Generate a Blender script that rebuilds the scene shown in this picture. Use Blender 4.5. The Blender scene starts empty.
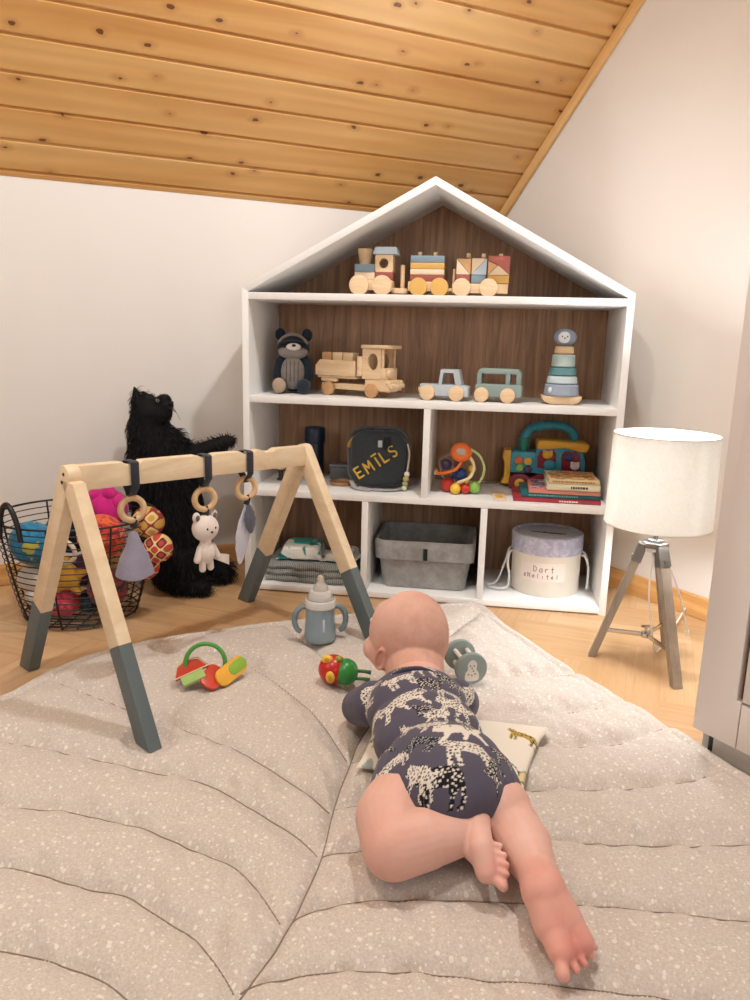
import bpy, bmesh, math, random
import numpy as np
from mathutils import Vector as V, Matrix, Euler, noise
from mathutils.bvhtree import BVHTree
random.seed(7)
SC = bpy.context.scene
COL = SC.collection
PI = math.pi
def rad(d): return d*PI/180
# ------------------------------------------------------------------ colour / material helpers
def lin(c):
    if isinstance(c, str):
        c = c.lstrip('#'); c = [int(c[i:i+2], 16)/255 for i in (0, 2, 4)]
    return tuple(((x/12.92) if x <= .04045 else ((x+.055)/1.055)**2.4) for x in c[:3]) + (1.0,)
class NT:
    def __init__(s, name):
        s.m = bpy.data.materials.new(name); s.m.use_nodes = True
        s.t = s.m.node_tree; s.b = s.t.nodes['Principled BSDF']; s.o = s.t.nodes['Material Output']
    def n(s, typ, **kw):
        nd = s.t.nodes.new(typ)
        for k, v in kw.items():
            if k.startswith('i_'):
                key = k[2:]
                key = int(key) if key.isdigit() else key.replace('_', ' ')
                nd.inputs[key].default_value = v
            else: setattr(nd, k, v)
        return nd
    def l(s, a, b): s.t.links.new(a, b)
    def coords(s, kind='Object', scale=(1, 1, 1), rot=(0, 0, 0), loc=(0, 0, 0)):
        tc = s.n('ShaderNodeTexCoord'); mp = s.n('ShaderNodeMapping')
        mp.inputs['Scale'].default_value = scale; mp.inputs['Rotation'].default_value = rot; mp.inputs['Location'].default_value = loc
        s.l(tc.outputs[kind], mp.inputs['Vector']); return mp.outputs['Vector']
    def noise(s, vec, scale=5, detail=4, rough=.5, dist=0):
        nd = s.n('ShaderNodeTexNoise'); s.l(vec, nd.inputs['Vector'])
        nd.inputs['Scale'].default_value = scale; nd.inputs['Detail'].default_value = detail
        nd.inputs['Roughness'].default_value = rough; nd.inputs['Distortion'].default_value = dist
        return nd.outputs['Fac']
    def ramp(s, fac, stops, interp='LINEAR'):
        r = s.n('ShaderNodeValToRGB'); r.color_ramp.interpolation = interp
        e = r.color_ramp.elements
        while len(e) < len(stops): e.new(.5)
        for el, (p, c) in zip(e, stops):
            el.position = p; el.color = c if len(c) == 4 and not isinstance(c, str) else lin(c)
        s.l(fac, r.inputs['Fac']); return r.outputs['Color']
    def mix(s, fac, a, b, mode='MIX'):
        m = s.n('ShaderNodeMix', data_type='RGBA', blend_type=mode)
        for sock, v in ((m.inputs['Factor'], fac), (m.inputs['A'], a), (m.inputs['B'], b)): pass
        def put(i, v):
            if isinstance(v, (int, float)): m.inputs[i].default_value = v
            elif isinstance(v, (tuple, list)): m.inputs[i].default_value = v
            elif isinstance(v, str): m.inputs[i].default_value = lin(v)
            else: s.l(v, m.inputs[i])
        put(0, fac); put(6, a); put(7, b); return m.outputs[2]
    def math(s, op, a, b=None, c=None):
        m = s.n('ShaderNodeMath', operation=op)
        for i, v in enumerate((a, b, c)):
            if v is None: continue
            if isinstance(v, (int, float)): m.inputs[i].default_value = v
            else: s.l(v, m.inputs[i])
        return m.outputs[0]
    def bump(s, h, strength=.3, dist=.002):
        b = s.n('ShaderNodeBump'); b.inputs['Strength'].default_value = strength; b.inputs['Distance'].default_value = dist
        s.l(h, b.inputs['Height']); s.l(b.outputs['Normal'], s.b.inputs['Normal'])
    def col(s, c):
        if isinstance(c, (str, tuple)): s.b.inputs['Base Color'].default_value = lin(c) if isinstance(c, str) else c
        else: s.l(c, s.b.inputs['Base Color'])
    def set(s, **kw):
        for k, v in kw.items(): s.b.inputs[k.replace('_', ' ')].default_value = v
        return s
def scale_c(c, f):
    c = lin(c); return (min(1, c[0]*f), min(1, c[1]*f), min(1, c[2]*f), 1)
_MC = {}
def plain(name, c, rough=.5, var=.06, scale=30, bump=0, metal=0, spec=.5, sheen=0, sss=0):
    """a solid colour with slight procedural mottling (and bump)"""
    key = (name, c, rough, var, scale, bump, metal)
    if key in _MC: return _MC[key]
    t = NT(name); v = t.coords()
    f = t.noise(v, scale, 3)
    t.col(t.ramp(f, [(.3, scale_c(c, 1-var)), (.7, scale_c(c, 1+var))]))
    t.set(Roughness=rough, Metallic=metal); t.b.inputs['Specular IOR Level'].default_value = spec
    if sheen: t.set(Sheen_Weight=sheen, Sheen_Roughness=.5)
    if sss:
        t.set(Subsurface_Weight=sss, Subsurface_Scale=.01); t.b.inputs['Subsurface Radius'].default_value = (1, .4, .25)
    if bump: t.bump(t.noise(v, scale*6, 3), bump, .002)
    _MC[key] = t.m; return t.m
def fabric(name, c, var=.1, scale=60, bump=.5, sheen=.2, rough=.9):
    return plain(name, c, rough, var, scale, bump, 0, .2, sheen)
def woodm(name, c1, c2, scale=(3, 40, 40), rough=.55, bump=.08, seed=0., c3=None):
    """wood: grain runs along object X"""
    key = ('wood', name)
    if key in _MC: return _MC[key]
    t = NT(name); v = t.coords('Object', scale, loc=(seed, seed*2, seed*.7))
    f = t.noise(v, 1.0, 6, .6, .6)
    stops = [(.3, c1), (.68, c2)] if not c3 else [(.3, c1), (.5, c3), (.7, c2)]
    t.col(t.ramp(f, stops)); t.set(Roughness=rough); t.b.inputs['Specular IOR Level'].default_value = .35
    t.bump(f, bump, .002); _MC[key] = t.m; return t.m
def rgb(n, c, rough=.5): return plain(n, c, rough, .04, 25)
M_dark = plain('dark_plastic', '#2b2a2a', .5, .05)
def bvh_of(objs):
    vs, ps = [], []
    for o in objs:
        b = len(vs); vs += [v.co.copy() for v in o.data.vertices]; ps += [tuple(b+i for i in p.vertices) for p in o.data.polygons]
    return BVHTree.FromPolygons(vs, ps)
# ------------------------------------------------------------------ bmesh helpers
def B(): return bmesh.new()
def _newv(bm, n0): bm.verts.ensure_lookup_table(); return bm.verts[n0:]
def xf(bm, n0, M):
    for v in _newv(bm, n0): v.co = M @ v.co
def merge(bm, t, M=None):
    """copy a temporary bmesh into bm"""
    m = {v: bm.verts.new(M @ v.co if M is not None else v.co) for v in t.verts}
    for f in t.faces:
        nf = bm.faces.new([m[v] for v in f.verts]); nf.material_index = f.material_index
    t.free(); return bm
def box(bm, c, s, bev=0, seg=2, rot=None):
    """box centred at c with full size s, bevelled"""
    t_ = B()
    r = bmesh.ops.create_cube(t_, size=1)
    vs = r['verts']
    for v in vs: v.co = V((v.co.x*s[0], v.co.y*s[1], v.co.z*s[2]))
    if bev:
        es = list({e for v in vs for e in v.link_edges})
        bmesh.ops.bevel(t_, geom=es, offset=min(bev, min(s)*.49), segments=seg, affect='EDGES', profile=.5)
    M = Matrix.Translation(V(c)) @ (rot.to_4x4() if rot is not None else Matrix())
    return merge(bm, t_, M)
def basis(d, up=V((0, 0, 1))):
    d = V(d).normalized()
    x = d.cross(up)
    if x.length < 1e-4: x = d.cross(V((1, 0, 0)))
    x.normalize(); y = x.cross(d).normalized()
    return x, y, d
def rings(bm, rr, cap=True, closed=False):
    """skin a list of vertex loops (lists of coordinates)"""
    L = [[bm.verts.new(p) for p in r] for r in rr]
    n = len(L[0])
    rng = range(len(L)) if closed else range(len(L)-1)
    for i in rng:
        a, b = L[i], L[(i+1) % len(L)]
        for k in range(n):
            bm.faces.new((a[k], a[(k+1) % n], b[(k+1) % n], b[k]))
    if cap and not closed:
        bm.faces.new(L[0][::-1]); bm.faces.new(L[-1])
    return bm
def cyl(bm, p0, p1, r0, r1=None, n=20, bev=0):
    r1 = r0 if r1 is None else r1
    p0, p1 = V(p0), V(p1); x, y, d = basis(p1-p0)
    prof = [(0, r0), (1, r1)]
    L = (p1-p0).length
    if bev:
        b = bev
        prof = [(0, r0-b), (b*.3/L, r0-b*.3), (b/L, r0), (1-b/L, r1), (1-b*.3/L, r1-b*.3), (1, r1-b)]
    rr = []
    for t, r in prof:
        c = p0.lerp(p1, t)
        rr.append([c + (x*math.cos(2*PI*k/n) + y*math.sin(2*PI*k/n))*r for k in range(n)])
    return rings(bm, rr)
def lathe(bm, prof, c=(0, 0, 0), n=32, axis=None, cap=True):
    """profile [(r,z)...] spun about z (or axis direction) through c"""
    c = V(c); x, y, d = (V((1, 0, 0)), V((0, 1, 0)), V((0, 0, 1))) if axis is None else basis(axis)
    rr = [[c + d*z + (x*math.cos(2*PI*k/n) + y*math.sin(2*PI*k/n))*max(r, 1e-5) for k in range(n)] for r, z in prof]
    return rings(bm, rr, cap)
def ell(bm, c, s, rot=None, u=24, v=16):
    """ellipsoid with semi-axes s"""
    t_ = B()
    s = (s, s, s) if isinstance(s, (int, float)) else s
    bmesh.ops.create_uvsphere(t_, u_segments=u, v_segments=v, radius=1)
    M = Matrix.Translation(V(c)) @ (rot.to_4x4() if rot is not None else Matrix()) @ Matrix.Diagonal((s[0], s[1], s[2], 1))
    return merge(bm, t_, M)
def smooth_path(pts, sub=6, closed=False):
    pts = [V(p) for p in pts]; n = len(pts); out = []
    rng = range(n) if closed else range(n-1)
    for i in rng:
        if closed: p0, p1, p2, p3 = pts[(i-1) % n], pts[i], pts[(i+1) % n], pts[(i+2) % n]
        else: p0, p1, p2, p3 = pts[max(i-1, 0)], pts[i], pts[i+1], pts[min(i+2, n-1)]
        for k in range(sub):
            t = k/sub
            out.append(.5*((2*p1) + (-p0+p2)*t + (2*p0-5*p1+4*p2-p3)*t*t + (-p0+3*p1-3*p2+p3)*t**3))
    if not closed: out.append(pts[-1])
    return out
def tube(bm, pts, r, n=8, closed=False, sub=0, flat=None):
    """tube along points; r number or list; flat=(a,b) for elliptical/strap section"""
    if sub: 
        rl = r if isinstance(r, (list, tuple)) else None
        m = len(pts)
        pts = smooth_path(pts, sub, closed)
        if rl: r = [rl[min(int(i/sub), m-2)]*(1-(i/sub-min(int(i/sub), m-2))) + rl[min(int(i/sub), m-2)+1]*(i/sub-min(int(i/sub), m-2)) for i in range(len(pts))]
    pts = [V(p) for p in pts]; N = len(pts); rr = []
    nrm = None
    for i, p in enumerate(pts):
        if closed: d = pts[(i+1) % N]-pts[i-1]
        else: d = pts[min(i+1, N-1)]-pts[max(i-1, 0)]
        d.normalize()
        if nrm is None: nrm = basis(d)[0]
        nrm = (nrm - d*nrm.dot(d))
        if nrm.length < 1e-6: nrm = basis(d)[0]
        nrm.normalize(); bn = d.cross(nrm)
        q = r[i] if isinstance(r, (list, tuple)) else r
        a, b = (q, q) if flat is None else flat
        rr.append([p + nrm*math.cos(2*PI*k/n)*a + bn*math.sin(2*PI*k/n)*b for k in range(n)])
    return rings(bm, rr, True, closed)
def torus(bm, c, R, r, axis=(0, 0, 1), n=32, m=10, sy=1):
    x, y, d = basis(axis); c = V(c)
    return tube(bm, [c + x*math.cos(2*PI*k/n)*R + y*math.sin(2*PI*k/n)*R*sy for k in range(n)], r, m, True)
def prism(bm, outline, t, bev=0, M=None, seg=2):
    """outline in XZ plane (x,z), thickness t along Y centred on 0"""
    dst = bm; bm = B()
    A = [bm.verts.new((x, -t/2, z)) for x, z in outline]
    Bv = [bm.verts.new((x, t/2, z)) for x, z in outline]
    n = len(outline); fs = []
    fs.append(bm.faces.new(A)); fs.append(bm.faces.new(Bv[::-1]))
    for k in range(n): fs.append(bm.faces.new((A[k], Bv[k], Bv[(k+1) % n], A[(k+1) % n])))
    bmesh.ops.recalc_face_normals(bm, faces=fs)
    if bev:
        es = list(fs[0].edges) + list(fs[1].edges)
        bmesh.ops.bevel(bm, geom=es, offset=bev, segments=seg, affect='EDGES', profile=.5)
    if n > 8: bmesh.ops.triangulate(bm, faces=[f for f in bm.faces if len(f.verts) > 8], quad_method='BEAUTY', ngon_method='EAR_CLIP')
    return merge(dst, bm, M)
def ring_prism(bm, outer, inner, t, M=None):
    """plate with one hole: outer and inner loops of equal count in XZ, thickness t"""
    n0 = len(bm.verts); n = len(outer)
    vs = {}
    for nm, lp in (('o', outer), ('i', inner)):
        for s, y in ((0, -t/2), (1, t/2)): vs[nm, s] = [bm.verts.new((p[0], y, p[1])) for p in lp]
    for k in range(n):
        j = (k+1) % n
        bm.faces.new((vs['o', 0][k], vs['o', 0][j], vs['i', 0][j], vs['i', 0][k]))
        bm.faces.new((vs['o', 1][j], vs['o', 1][k], vs['i', 1][k], vs['i', 1][j]))
        bm.faces.new((vs['o', 0][j], vs['o', 0][k], vs['o', 1][k], vs['o', 1][j]))
        bm.faces.new((vs['i', 0][k], vs['i', 0][j], vs['i', 1][j], vs['i', 1][k]))
    if M is not None: xf(bm, n0, M)
    return bm
def rrect(w, h, r, n=5, cx=0, cy=0):
    o = []
    for (sx, sy, a0) in ((1, 1, 0), (-1, 1, 90), (-1, -1, 180), (1, -1, 270)):
        for k in range(n+1):
            a = rad(a0 + 90*k/n); o.append((cx+sx*(w/2-r)+r*math.cos(a), cy+sy*(h/2-r)+r*math.sin(a)))
    return o
# ------------------------------------------------------------------ object helpers
def obj(name, bm, mat, parent=None, smooth=True, loc=None, rot=None, label=None, sub=0, angle=40, recalc=True):
    me = bpy.data.meshes.new(name)
    if recalc: bmesh.ops.recalc_face_normals(bm, faces=bm.faces[:])
    bm.to_mesh(me); bm.free()
    o = bpy.data.objects.new(name, me); COL.objects.link(o)
    for m in (mat if isinstance(mat, (list, tuple)) else [mat]): me.materials.append(m)
    if smooth:
        for p in me.polygons: p.use_smooth = True
        try: me.set_sharp_from_angle(angle=rad(angle))
        except Exception: pass
    if parent: o.parent = parent
    if loc: o.location = loc
    if rot: o.rotation_euler = rot
    if label: o['label'] = label
    if sub:
        md = o.modifiers.new('subsurf', 'SUBSURF'); md.levels = sub; md.render_levels = sub
    return o
def tag(o, label, cat, group=None, kind=None):
    o['label'] = label; o['category'] = cat
    if group: o['group'] = group
    if kind: o['kind'] = kind
    return o
def thing(name, label, cat, loc=(0, 0, 0), rotz=0, group=None, rot=None):
    o = bpy.data.objects.new(name, None); COL.objects.link(o); o.empty_display_size = .05
    o.location = loc; o.rotation_euler = rot if rot else (0, 0, rotz)
    return tag(o, label, cat, group)
def struct(name, bm, mat, smooth=False):
    o = obj(name, bm, mat, None, smooth); o['kind'] = 'structure'; return o
def remesh(name, bm, mat, parent=None, voxel=.004, smooth=6, factor=.5, label=None):
    """fuse overlapping solids of bm into one continuous smooth surface"""
    me = bpy.data.meshes.new(name+'_raw'); bmesh.ops.recalc_face_normals(bm, faces=bm.faces[:]); K = 20
    for v_ in bm.verts: v_.co *= K
    bm.to_mesh(me); bm.free(); voxel *= K
    o = bpy.data.objects.new(name+'_raw', me); COL.objects.link(o)
    md = o.modifiers.new('r', 'REMESH'); md.mode = 'VOXEL'; md.voxel_size = voxel; md.adaptivity = 0
    if smooth:
        s = o.modifiers.new('s', 'SMOOTH'); s.factor = factor; s.iterations = smooth
    dg = bpy.context.evaluated_depsgraph_get(); dg.update()
    me2 = bpy.data.meshes.new_from_object(o.evaluated_get(dg), depsgraph=dg)
    bpy.data.objects.remove(o); bpy.data.meshes.remove(me); me2.transform(Matrix.Scale(1/K, 4))
    me2.name = name; me2.materials.clear(); me2.materials.append(mat)
    for p in me2.polygons: p.use_smooth = True
    r = bpy.data.objects.new(name, me2); COL.objects.link(r)
    if parent: r.parent = parent
    if label: r['label'] = label
    return r
def capsule(bm, p0, p1, r0, r1, n=20, m=6):
    """tapered capsule with round ends"""
    p0, p1 = V(p0), V(p1); x, y, d = basis(p1-p0)
    rr = []
    for k in range(m+1):
        a = -PI/2 + (PI/2)*k/m; rr.append((p0 + d*(math.sin(a)*r0), max(r0*math.cos(a), r0*.02)))
    for k in range(m+1):
        a = (PI/2)*k/m; rr.append((p1 + d*(math.sin(a)*r1), max(r1*math.cos(a), r1*.02)))
    return rings(bm, [[c + (x*math.cos(2*PI*k/n) + y*math.sin(2*PI*k/n))*r for k in range(n)] for c, r in rr])
def chain(bm, pts, rs, n=18):
    for i in range(len(pts)-1): capsule(bm, pts[i], pts[i+1], rs[i], rs[i+1], n)
def copy_tree(o, parent=None):
    c = o.copy(); COL.objects.link(c)
    if parent: c.parent = parent
    for ch in list(o.children): copy_tree(ch, c)
    return c
# ------------------------------------------------------------------ camera (solved from the bookcase edges)
F_PX, PITCH, ROLL, CAMH = 754.42, .21319, .025389, .71606
cp, sp = math.cos(PITCH), math.sin(PITCH)
_F = V((0, cp, -sp)); _U = V((0, sp, cp)); _X = V((1, 0, 0))
_c, _s = math.cos(ROLL), math.sin(ROLL)
CX, CU = _c*_X + _s*_U, -_s*_X + _c*_U
CO = V((0, 0, CAMH))
cd = bpy.data.cameras.new('camera'); cam = bpy.data.objects.new('camera', cd); COL.objects.link(cam)
cd.sensor_fit = 'VERTICAL'; cd.sensor_height = 36; cd.lens = 36*F_PX/1000; cd.clip_start = .02
cam.matrix_world = Matrix(((CX.x, CU.x, -_F.x, CO.x), (CX.y, CU.y, -_F.y, CO.y), (CX.z, CU.z, -_F.z, CO.z), (0, 0, 0, 1)))
SC.camera = cam
# measuring helpers: where a sight line of the photograph meets a real surface
def ray(px, py): return CX*((px-375)/F_PX) + CU*((500-py)/F_PX) + _F
def at(px, py, z=0.):
    d = ray(px, py); return CO + d*((z-CAMH)/d.z)
def on_plane(px, py, pt, nrm):
    d = ray(px, py); return CO + d*((V(pt)-CO).dot(nrm)/d.dot(nrm))
def at_depth(px, py, y):
    d = ray(px, py); return CO + d*(y/d.y)
def proj(P):
    d = V(P)-CO; z = d.dot(_F); return (375+F_PX*d.dot(CX)/z, 500-F_PX*d.dot(CU)/z)
# ================================================================== SETTING
bd = V((math.cos(rad(24.5)), math.sin(rad(24.5)), 0)); nB = V((-bd.y, bd.x, 0))        # back wall direction / outward normal
wd = V((.538012, -.842937, 0)); nR = V((.842937, .538012, 0))                            # right wall direction (towards camera)
COR = V((.37, 2.6904, 0)); HW = 1.097
COR = COR + nR*.012
C1 = on_plane(637, 0, V((.7144, 2.1507, 0))+nR*.012, nR)
ct = COR + V((0, 0, HW)); nC = bd.cross(C1-ct).normalized(); e2 = nC.cross(bd); e2 = e2 if e2.z > 0 else -e2
up = V((0, 0, 1))
def plaster(name, c):
    t = NT(name); v = t.coords()
    t.col(t.ramp(t.noise(v, 2.2, 3), [(.3, scale_c(c, .97)), (.7, scale_c(c, 1.02))])); t.set(Roughness=.92)
    t.b.inputs['Specular IOR Level'].default_value = .2; t.bump(t.noise(v, 260, 2), .12, .001); return t.m
M_wall = plaster('wall_paint', '#e6e0da'); M_far = plaster('wall_paint_low_bounce', '#a3988d'); M_wallr = M_wall  # unseen walls get a made-up darker tone to cut bounced light
def quad_slab(bm, a, b, c, d, n, th):
    A = [bm.verts.new(p) for p in (a, b, c, d)]; Bv = [bm.verts.new(V(p)+V(n)*th) for p in (a, b, c, d)]
    bm.faces.new(A); bm.faces.new(Bv[::-1])
    for k in range(4): bm.faces.new((A[k], A[(k+1) % 4], Bv[(k+1) % 4], Bv[k]))
L_back = 2.6; L_right = 4.6
p = COR - bd*L_back
bm = B(); quad_slab(bm, p, COR+bd*.05, COR+bd*.05+up*(HW+.004), p+up*(HW+.004), nB, .05); struct('wall_back', bm, M_wall)
kr = (C1-ct).z/((C1-ct).dot(wd))
ZC = 2.5
bm = B()
L2 = (ZC-HW)/kr
prof = [(0, 0), (L_right, 0), (L_right, ZC), (L2, ZC), (0, HW+.01)]
A = [bm.verts.new(COR+wd*s+up*z) for s, z in prof]; Bv = [bm.verts.new(COR+wd*s+up*z+nR*.05) for s, z in prof]
bm.faces.new(A); bm.faces.new(Bv[::-1])
for k in range(5): bm.faces.new((A[k], A[(k+1) % 5], Bv[(k+1) % 5], Bv[k]))
struct('wall_right', bm, M_wallr)
# walls out of frame close the room
WL = p + wd*0
bm = B(); quad_slab(bm, WL, WL+wd*L_right, WL+wd*L_right+up*ZC, WL+up*ZC, -nR, .05); struct('wall_left', bm, M_far)
q0 = WL+wd*L_right; q1 = COR+wd*L_right
bm = B(); quad_slab(bm, q0, q1, q1+up*ZC, q0+up*ZC, wd, .05); struct('wall_front', bm, M_far)
# pine plank ceiling: sloping boards with V grooves, boards run along the back wall
t = NT('varnished_pine')
g = t.n('ShaderNodeNewGeometry')
at_ = t.n('ShaderNodeAttribute', attribute_name='plank'); 
v = t.coords('UV', (1, 1, 1))
cmb = t.n('ShaderNodeVectorMath', operation='ADD'); t.l(v, cmb.inputs[0])
sc3 = t.n('ShaderNodeVectorMath', operation='SCALE'); sc3.inputs[0].default_value = (13.1, 7.7, 0); t.l(at_.outputs['Fac'], sc3.inputs['Scale']); t.l(sc3.outputs[0], cmb.inputs[1])
vv = cmb.outputs[0]
def mapv(src, scale):
    m = t.n('ShaderNodeMapping'); m.inputs['Scale'].default_value = scale; t.l(src, m.inputs['Vector']); return m.outputs[0]
# distort lines around knots
f1 = t.noise(mapv(vv, (1.0, 9, 1)), 1.2, 5, .55, 1.2)
wv = t.n('ShaderNodeTexWave', wave_type='BANDS', bands_direction='Y'); t.l(mapv(vv, (.35, 10, 1)), wv.inputs['Vector'])
wv.inputs['Scale'].default_value = .8; wv.inputs['Distortion'].default_value = 11; wv.inputs['Detail'].default_value = 4; wv.inputs['Detail Scale'].default_value = .55
base = t.ramp(f1, [(.25, '#cc9350'), (.5, '#dfae6c'), (.75, '#ebc387')])
base = t.mix(t.math('MULTIPLY', wv.outputs['Fac'], .30), base, '#b5783a')
# per board tone
base = t.mix(.28, base, t.ramp(at_.outputs['Fac'], [(0, '#c98f4e'), (.5, '#deb070'), (1, '#efcc94')]))
kn_ = t.n('ShaderNodeTexNoise'); t.l(mapv(vv, (40, 60, 1)), kn_.inputs['Vector']); kn_.inputs['Scale'].default_value = 1.0
ks = t.n('ShaderNodeVectorMath', operation='SCALE'); t.l(kn_.outputs['Color'], ks.inputs[0]); ks.inputs['Scale'].default_value = .13
kv = t.n('ShaderNodeVectorMath', operation='ADD'); t.l(mapv(vv, (7.5, 13, 1)), kv.inputs[0]); t.l(ks.outputs[0], kv.inputs[1])
vo = t.n('ShaderNodeTexVoronoi', voronoi_dimensions='2D'); t.l(kv.outputs[0], vo.inputs['Vector']); vo.inputs['Scale'].default_value = 1.0; vo.inputs['Randomness'].default_value = 1
vr = t.n('ShaderNodeSeparateColor'); t.l(vo.outputs['Color'], vr.inputs[0])
kn = t.math('MULTIPLY', t.math('LESS_THAN', vo.outputs['Distance'], t.math('MULTIPLY_ADD', vr.outputs[0], .058, .014)), t.math('GREATER_THAN', vr.outputs[1], .55))
halo = t.math('MULTIPLY', t.ramp(vo.outputs['Distance'], [(.03, (1, 1, 1, 1)), (.20, (0, 0, 0, 1))]), t.math('GREATER_THAN', vr.outputs[1], .55))
base = t.mix(t.math('MULTIPLY', halo, .4), base, '#9a5420'); base = t.mix(t.math('MULTIPLY', kn, .85), base, '#5a3014')
t.col(base); t.set(Roughness=.40, Coat_Weight=.15, Coat_Roughness=.3); t.bump(f1, .05, .002)
M_pine = t.m
bm = B(); uv = bm.loops.layers.uv.new('UVMap'); pl = bm.faces.layers.float.new('plank')
w = .0868; s0 = .018-w; top = (ZC-HW)/e2.z
k = 0; s = s0; rr = random.Random(3)
S0, S1 = -L_back, .12
while s < top:
    sa, sb = max(s, -.005), min(s+w, top+.05)
    g_ = .0075
    prof = [(sa, .009), (sa+.002, .009), (sa+g_, .0), (sb-g_*.45, 0), (sb, .009)]      # V groove
    cols = [[bm.verts.new(ct + bd*b + e2*ss + nC*0 + (up*0) + (-nC if nC.z < 0 else nC)*d) for b in (S0, S1)] for ss, d in prof]
    r = rr.random()
    for i in range(len(prof)-1):
        f = bm.faces.new((cols[i][0], cols[i][1], cols[i+1][1], cols[i+1][0])); f[pl] = r
        for lp, (b, ss) in zip(f.loops, ((S0, prof[i][0]), (S1, prof[i][0]), (S1, prof[i+1][0]), (S0, prof[i+1][0]))): lp[uv].uv = (b, ss)
    s += w; k += 1
me = bpy.data.meshes.new('ceiling'); bm.to_mesh(me); bm.free(); ceil = bpy.data.objects.new('ceiling', me); COL.objects.link(ceil); me.materials.append(M_pine); ceil['kind'] = 'structure'
# flat ceiling beyond the slope (out of frame)
bm = B(); a0 = ct+e2*top
def flat(P): return V((P.x, P.y, ZC))
quad_slab(bm, flat(a0-bd*L_back), flat(a0+bd*.6), flat(COR+wd*L_right+nR*.05), flat(WL+wd*L_right), up, .05); struct('ceiling_flat', bm, plaster('ceiling_paint', '#b8a488'))
M_trim = woodm('pine_trim', '#d9a565', '#eec68c', (2, 60, 60), .45, .04, 3)
def strip(name, P0, P1, w_, h_, dW, dH, mat, bev=.003):
    """moulding from P0 to P1: section w_ along dW and h_ along dH"""
    bm = B(); P0, P1, dW, dH = V(P0), V(P1), V(dW), V(dH)
    d = (P1-P0); L = d.length; d.normalize()
    box(bm, (L/2, w_/2, h_/2), (L, w_, h_), bev)
    M = Matrix(((d.x, dW.x, dH.x, P0.x), (d.y, dW.y, dH.y, P0.y), (d.z, dW.z, dH.z, P0.z), (0, 0, 0, 1)))
    o = obj(name, bm, mat); o.matrix_world = M; o['kind'] = 'structure'; return o
strip('trim_1', ct-bd*L_back-up*.004, ct-up*.004-bd*.0, .016, .042, -nB, (e2-nB*e2.dot(nB)*0).normalized(), M_trim)
eR = (C1-ct).normalized()
tin = eR.cross(nR); tin = tin if tin.z < 0 else -tin
strip('trim_2', ct-nR*.0+tin*.0, ct+eR*((ZC-HW)/eR.z), .014, .03, -nR, tin*-1 if False else tin, M_trim)
# oak herringbone floor, every block its own island
t = NT('oak_parquet'); a_ = t.n('ShaderNodeAttribute', attribute_name='tone'); v = t.coords('UV', (1, 1, 1))
cmb = t.n('ShaderNodeVectorMath', operation='ADD'); t.l(v, cmb.inputs[0])
sc3 = t.n('ShaderNodeVectorMath', operation='SCALE'); sc3.inputs[0].default_value = (17.3, 9.1, 0); t.l(a_.outputs['Fac'], sc3.inputs['Scale']); t.l(sc3.outputs[0], cmb.inputs[1])
m_ = t.n('ShaderNodeMapping'); m_.inputs['Scale'].default_value = (4, 55, 1); t.l(cmb.outputs[0], m_.inputs['Vector'])
f1 = t.noise(m_.outputs[0], 1, 6, .6, .7)
c = t.ramp(f1, [(.28, '#b58a5c'), (.5, '#caa377'), (.72, '#d6b48b')])
c = t.mix(.45, c, t.ramp(a_.outputs['Fac'], [(0, '#b98d5f'), (.5, '#caa478'), (1, '#dcbc94')]))
t.col(c); t.set(Roughness=.36); t.bump(f1, .05, .001); M_floor = t.m
bm = B(); uv = bm.loops.layers.uv.new('UVMap'); tl = bm.faces.layers.float.new('tone'); rr = random.Random(5)
PW, PLn = .07, .35
ang = rad(24.5-45)
ex, ey = V((math.cos(ang), math.sin(ang), 0)), V((-math.sin(ang), math.cos(ang), 0)); org = V((-.2, 2.1, 0))
def block(x, y, lx, ly):
    c = org + ex*(x+lx/2) + ey*(y+ly/2)
    if not (-2.3 < c.x < 2.1 and -1.4 < c.y < 3.1): return
    g_ = .0006; tn = rr.random()
    P = [org+ex*a+ey*b for a, b in ((x+g_, y+g_), (x+lx-g_, y+g_), (x+lx-g_, y+ly-g_), (x+g_, y+ly-g_))]
    top_ = [bm.verts.new(q) for q in P]; f = bm.faces.new(top_); f[tl] = tn
    U = ((0, 0), (lx, 0), (lx, ly), (0, ly)) if lx > ly else ((0, 0), (0, lx), (ly, lx), (ly, 0))
    for lp, u_ in zip(f.loops, U): lp[uv].uv = u_
n_ = int(PLn/PW)
for i in range(-45, 46):
    for j in range(-14, 15):
        # herringbone: an L of one horizontal and one vertical block, tiled
        bx = i*PW + j*PLn; by = i*PW - j*PLn
        block(bx, by, PLn, PW); block(bx, by+PW, PW, PLn)
# solid base under the blocks
quad_slab(bm, V((-2.6, -1.8, -.001)), V((2.4, -1.8, -.001)), V((2.4, 3.3, -.001)), V((-2.6, 3.3, -.001)), V((0, 0, -1)), .05)
me = bpy.data.meshes.new('floor'); bm.to_mesh(me); bm.free(); fl = bpy.data.objects.new('floor', me); COL.objects.link(fl); me.materials.append(M_floor); fl['kind'] = 'structure'
# baseboards
M_base = woodm('oak_baseboard', '#c08a4e', '#e0b073', (2.5, 50, 50), .45, .06, 8, '#d09c5e')
strip('baseboard_right', COR+wd*0, COR+wd*2.2, .012, .062, -nR, up, M_base, .004)
strip('baseboard_back', COR-bd*L_back, COR-bd*.0, .012, .062, -nB, up, M_base, .004)
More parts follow.
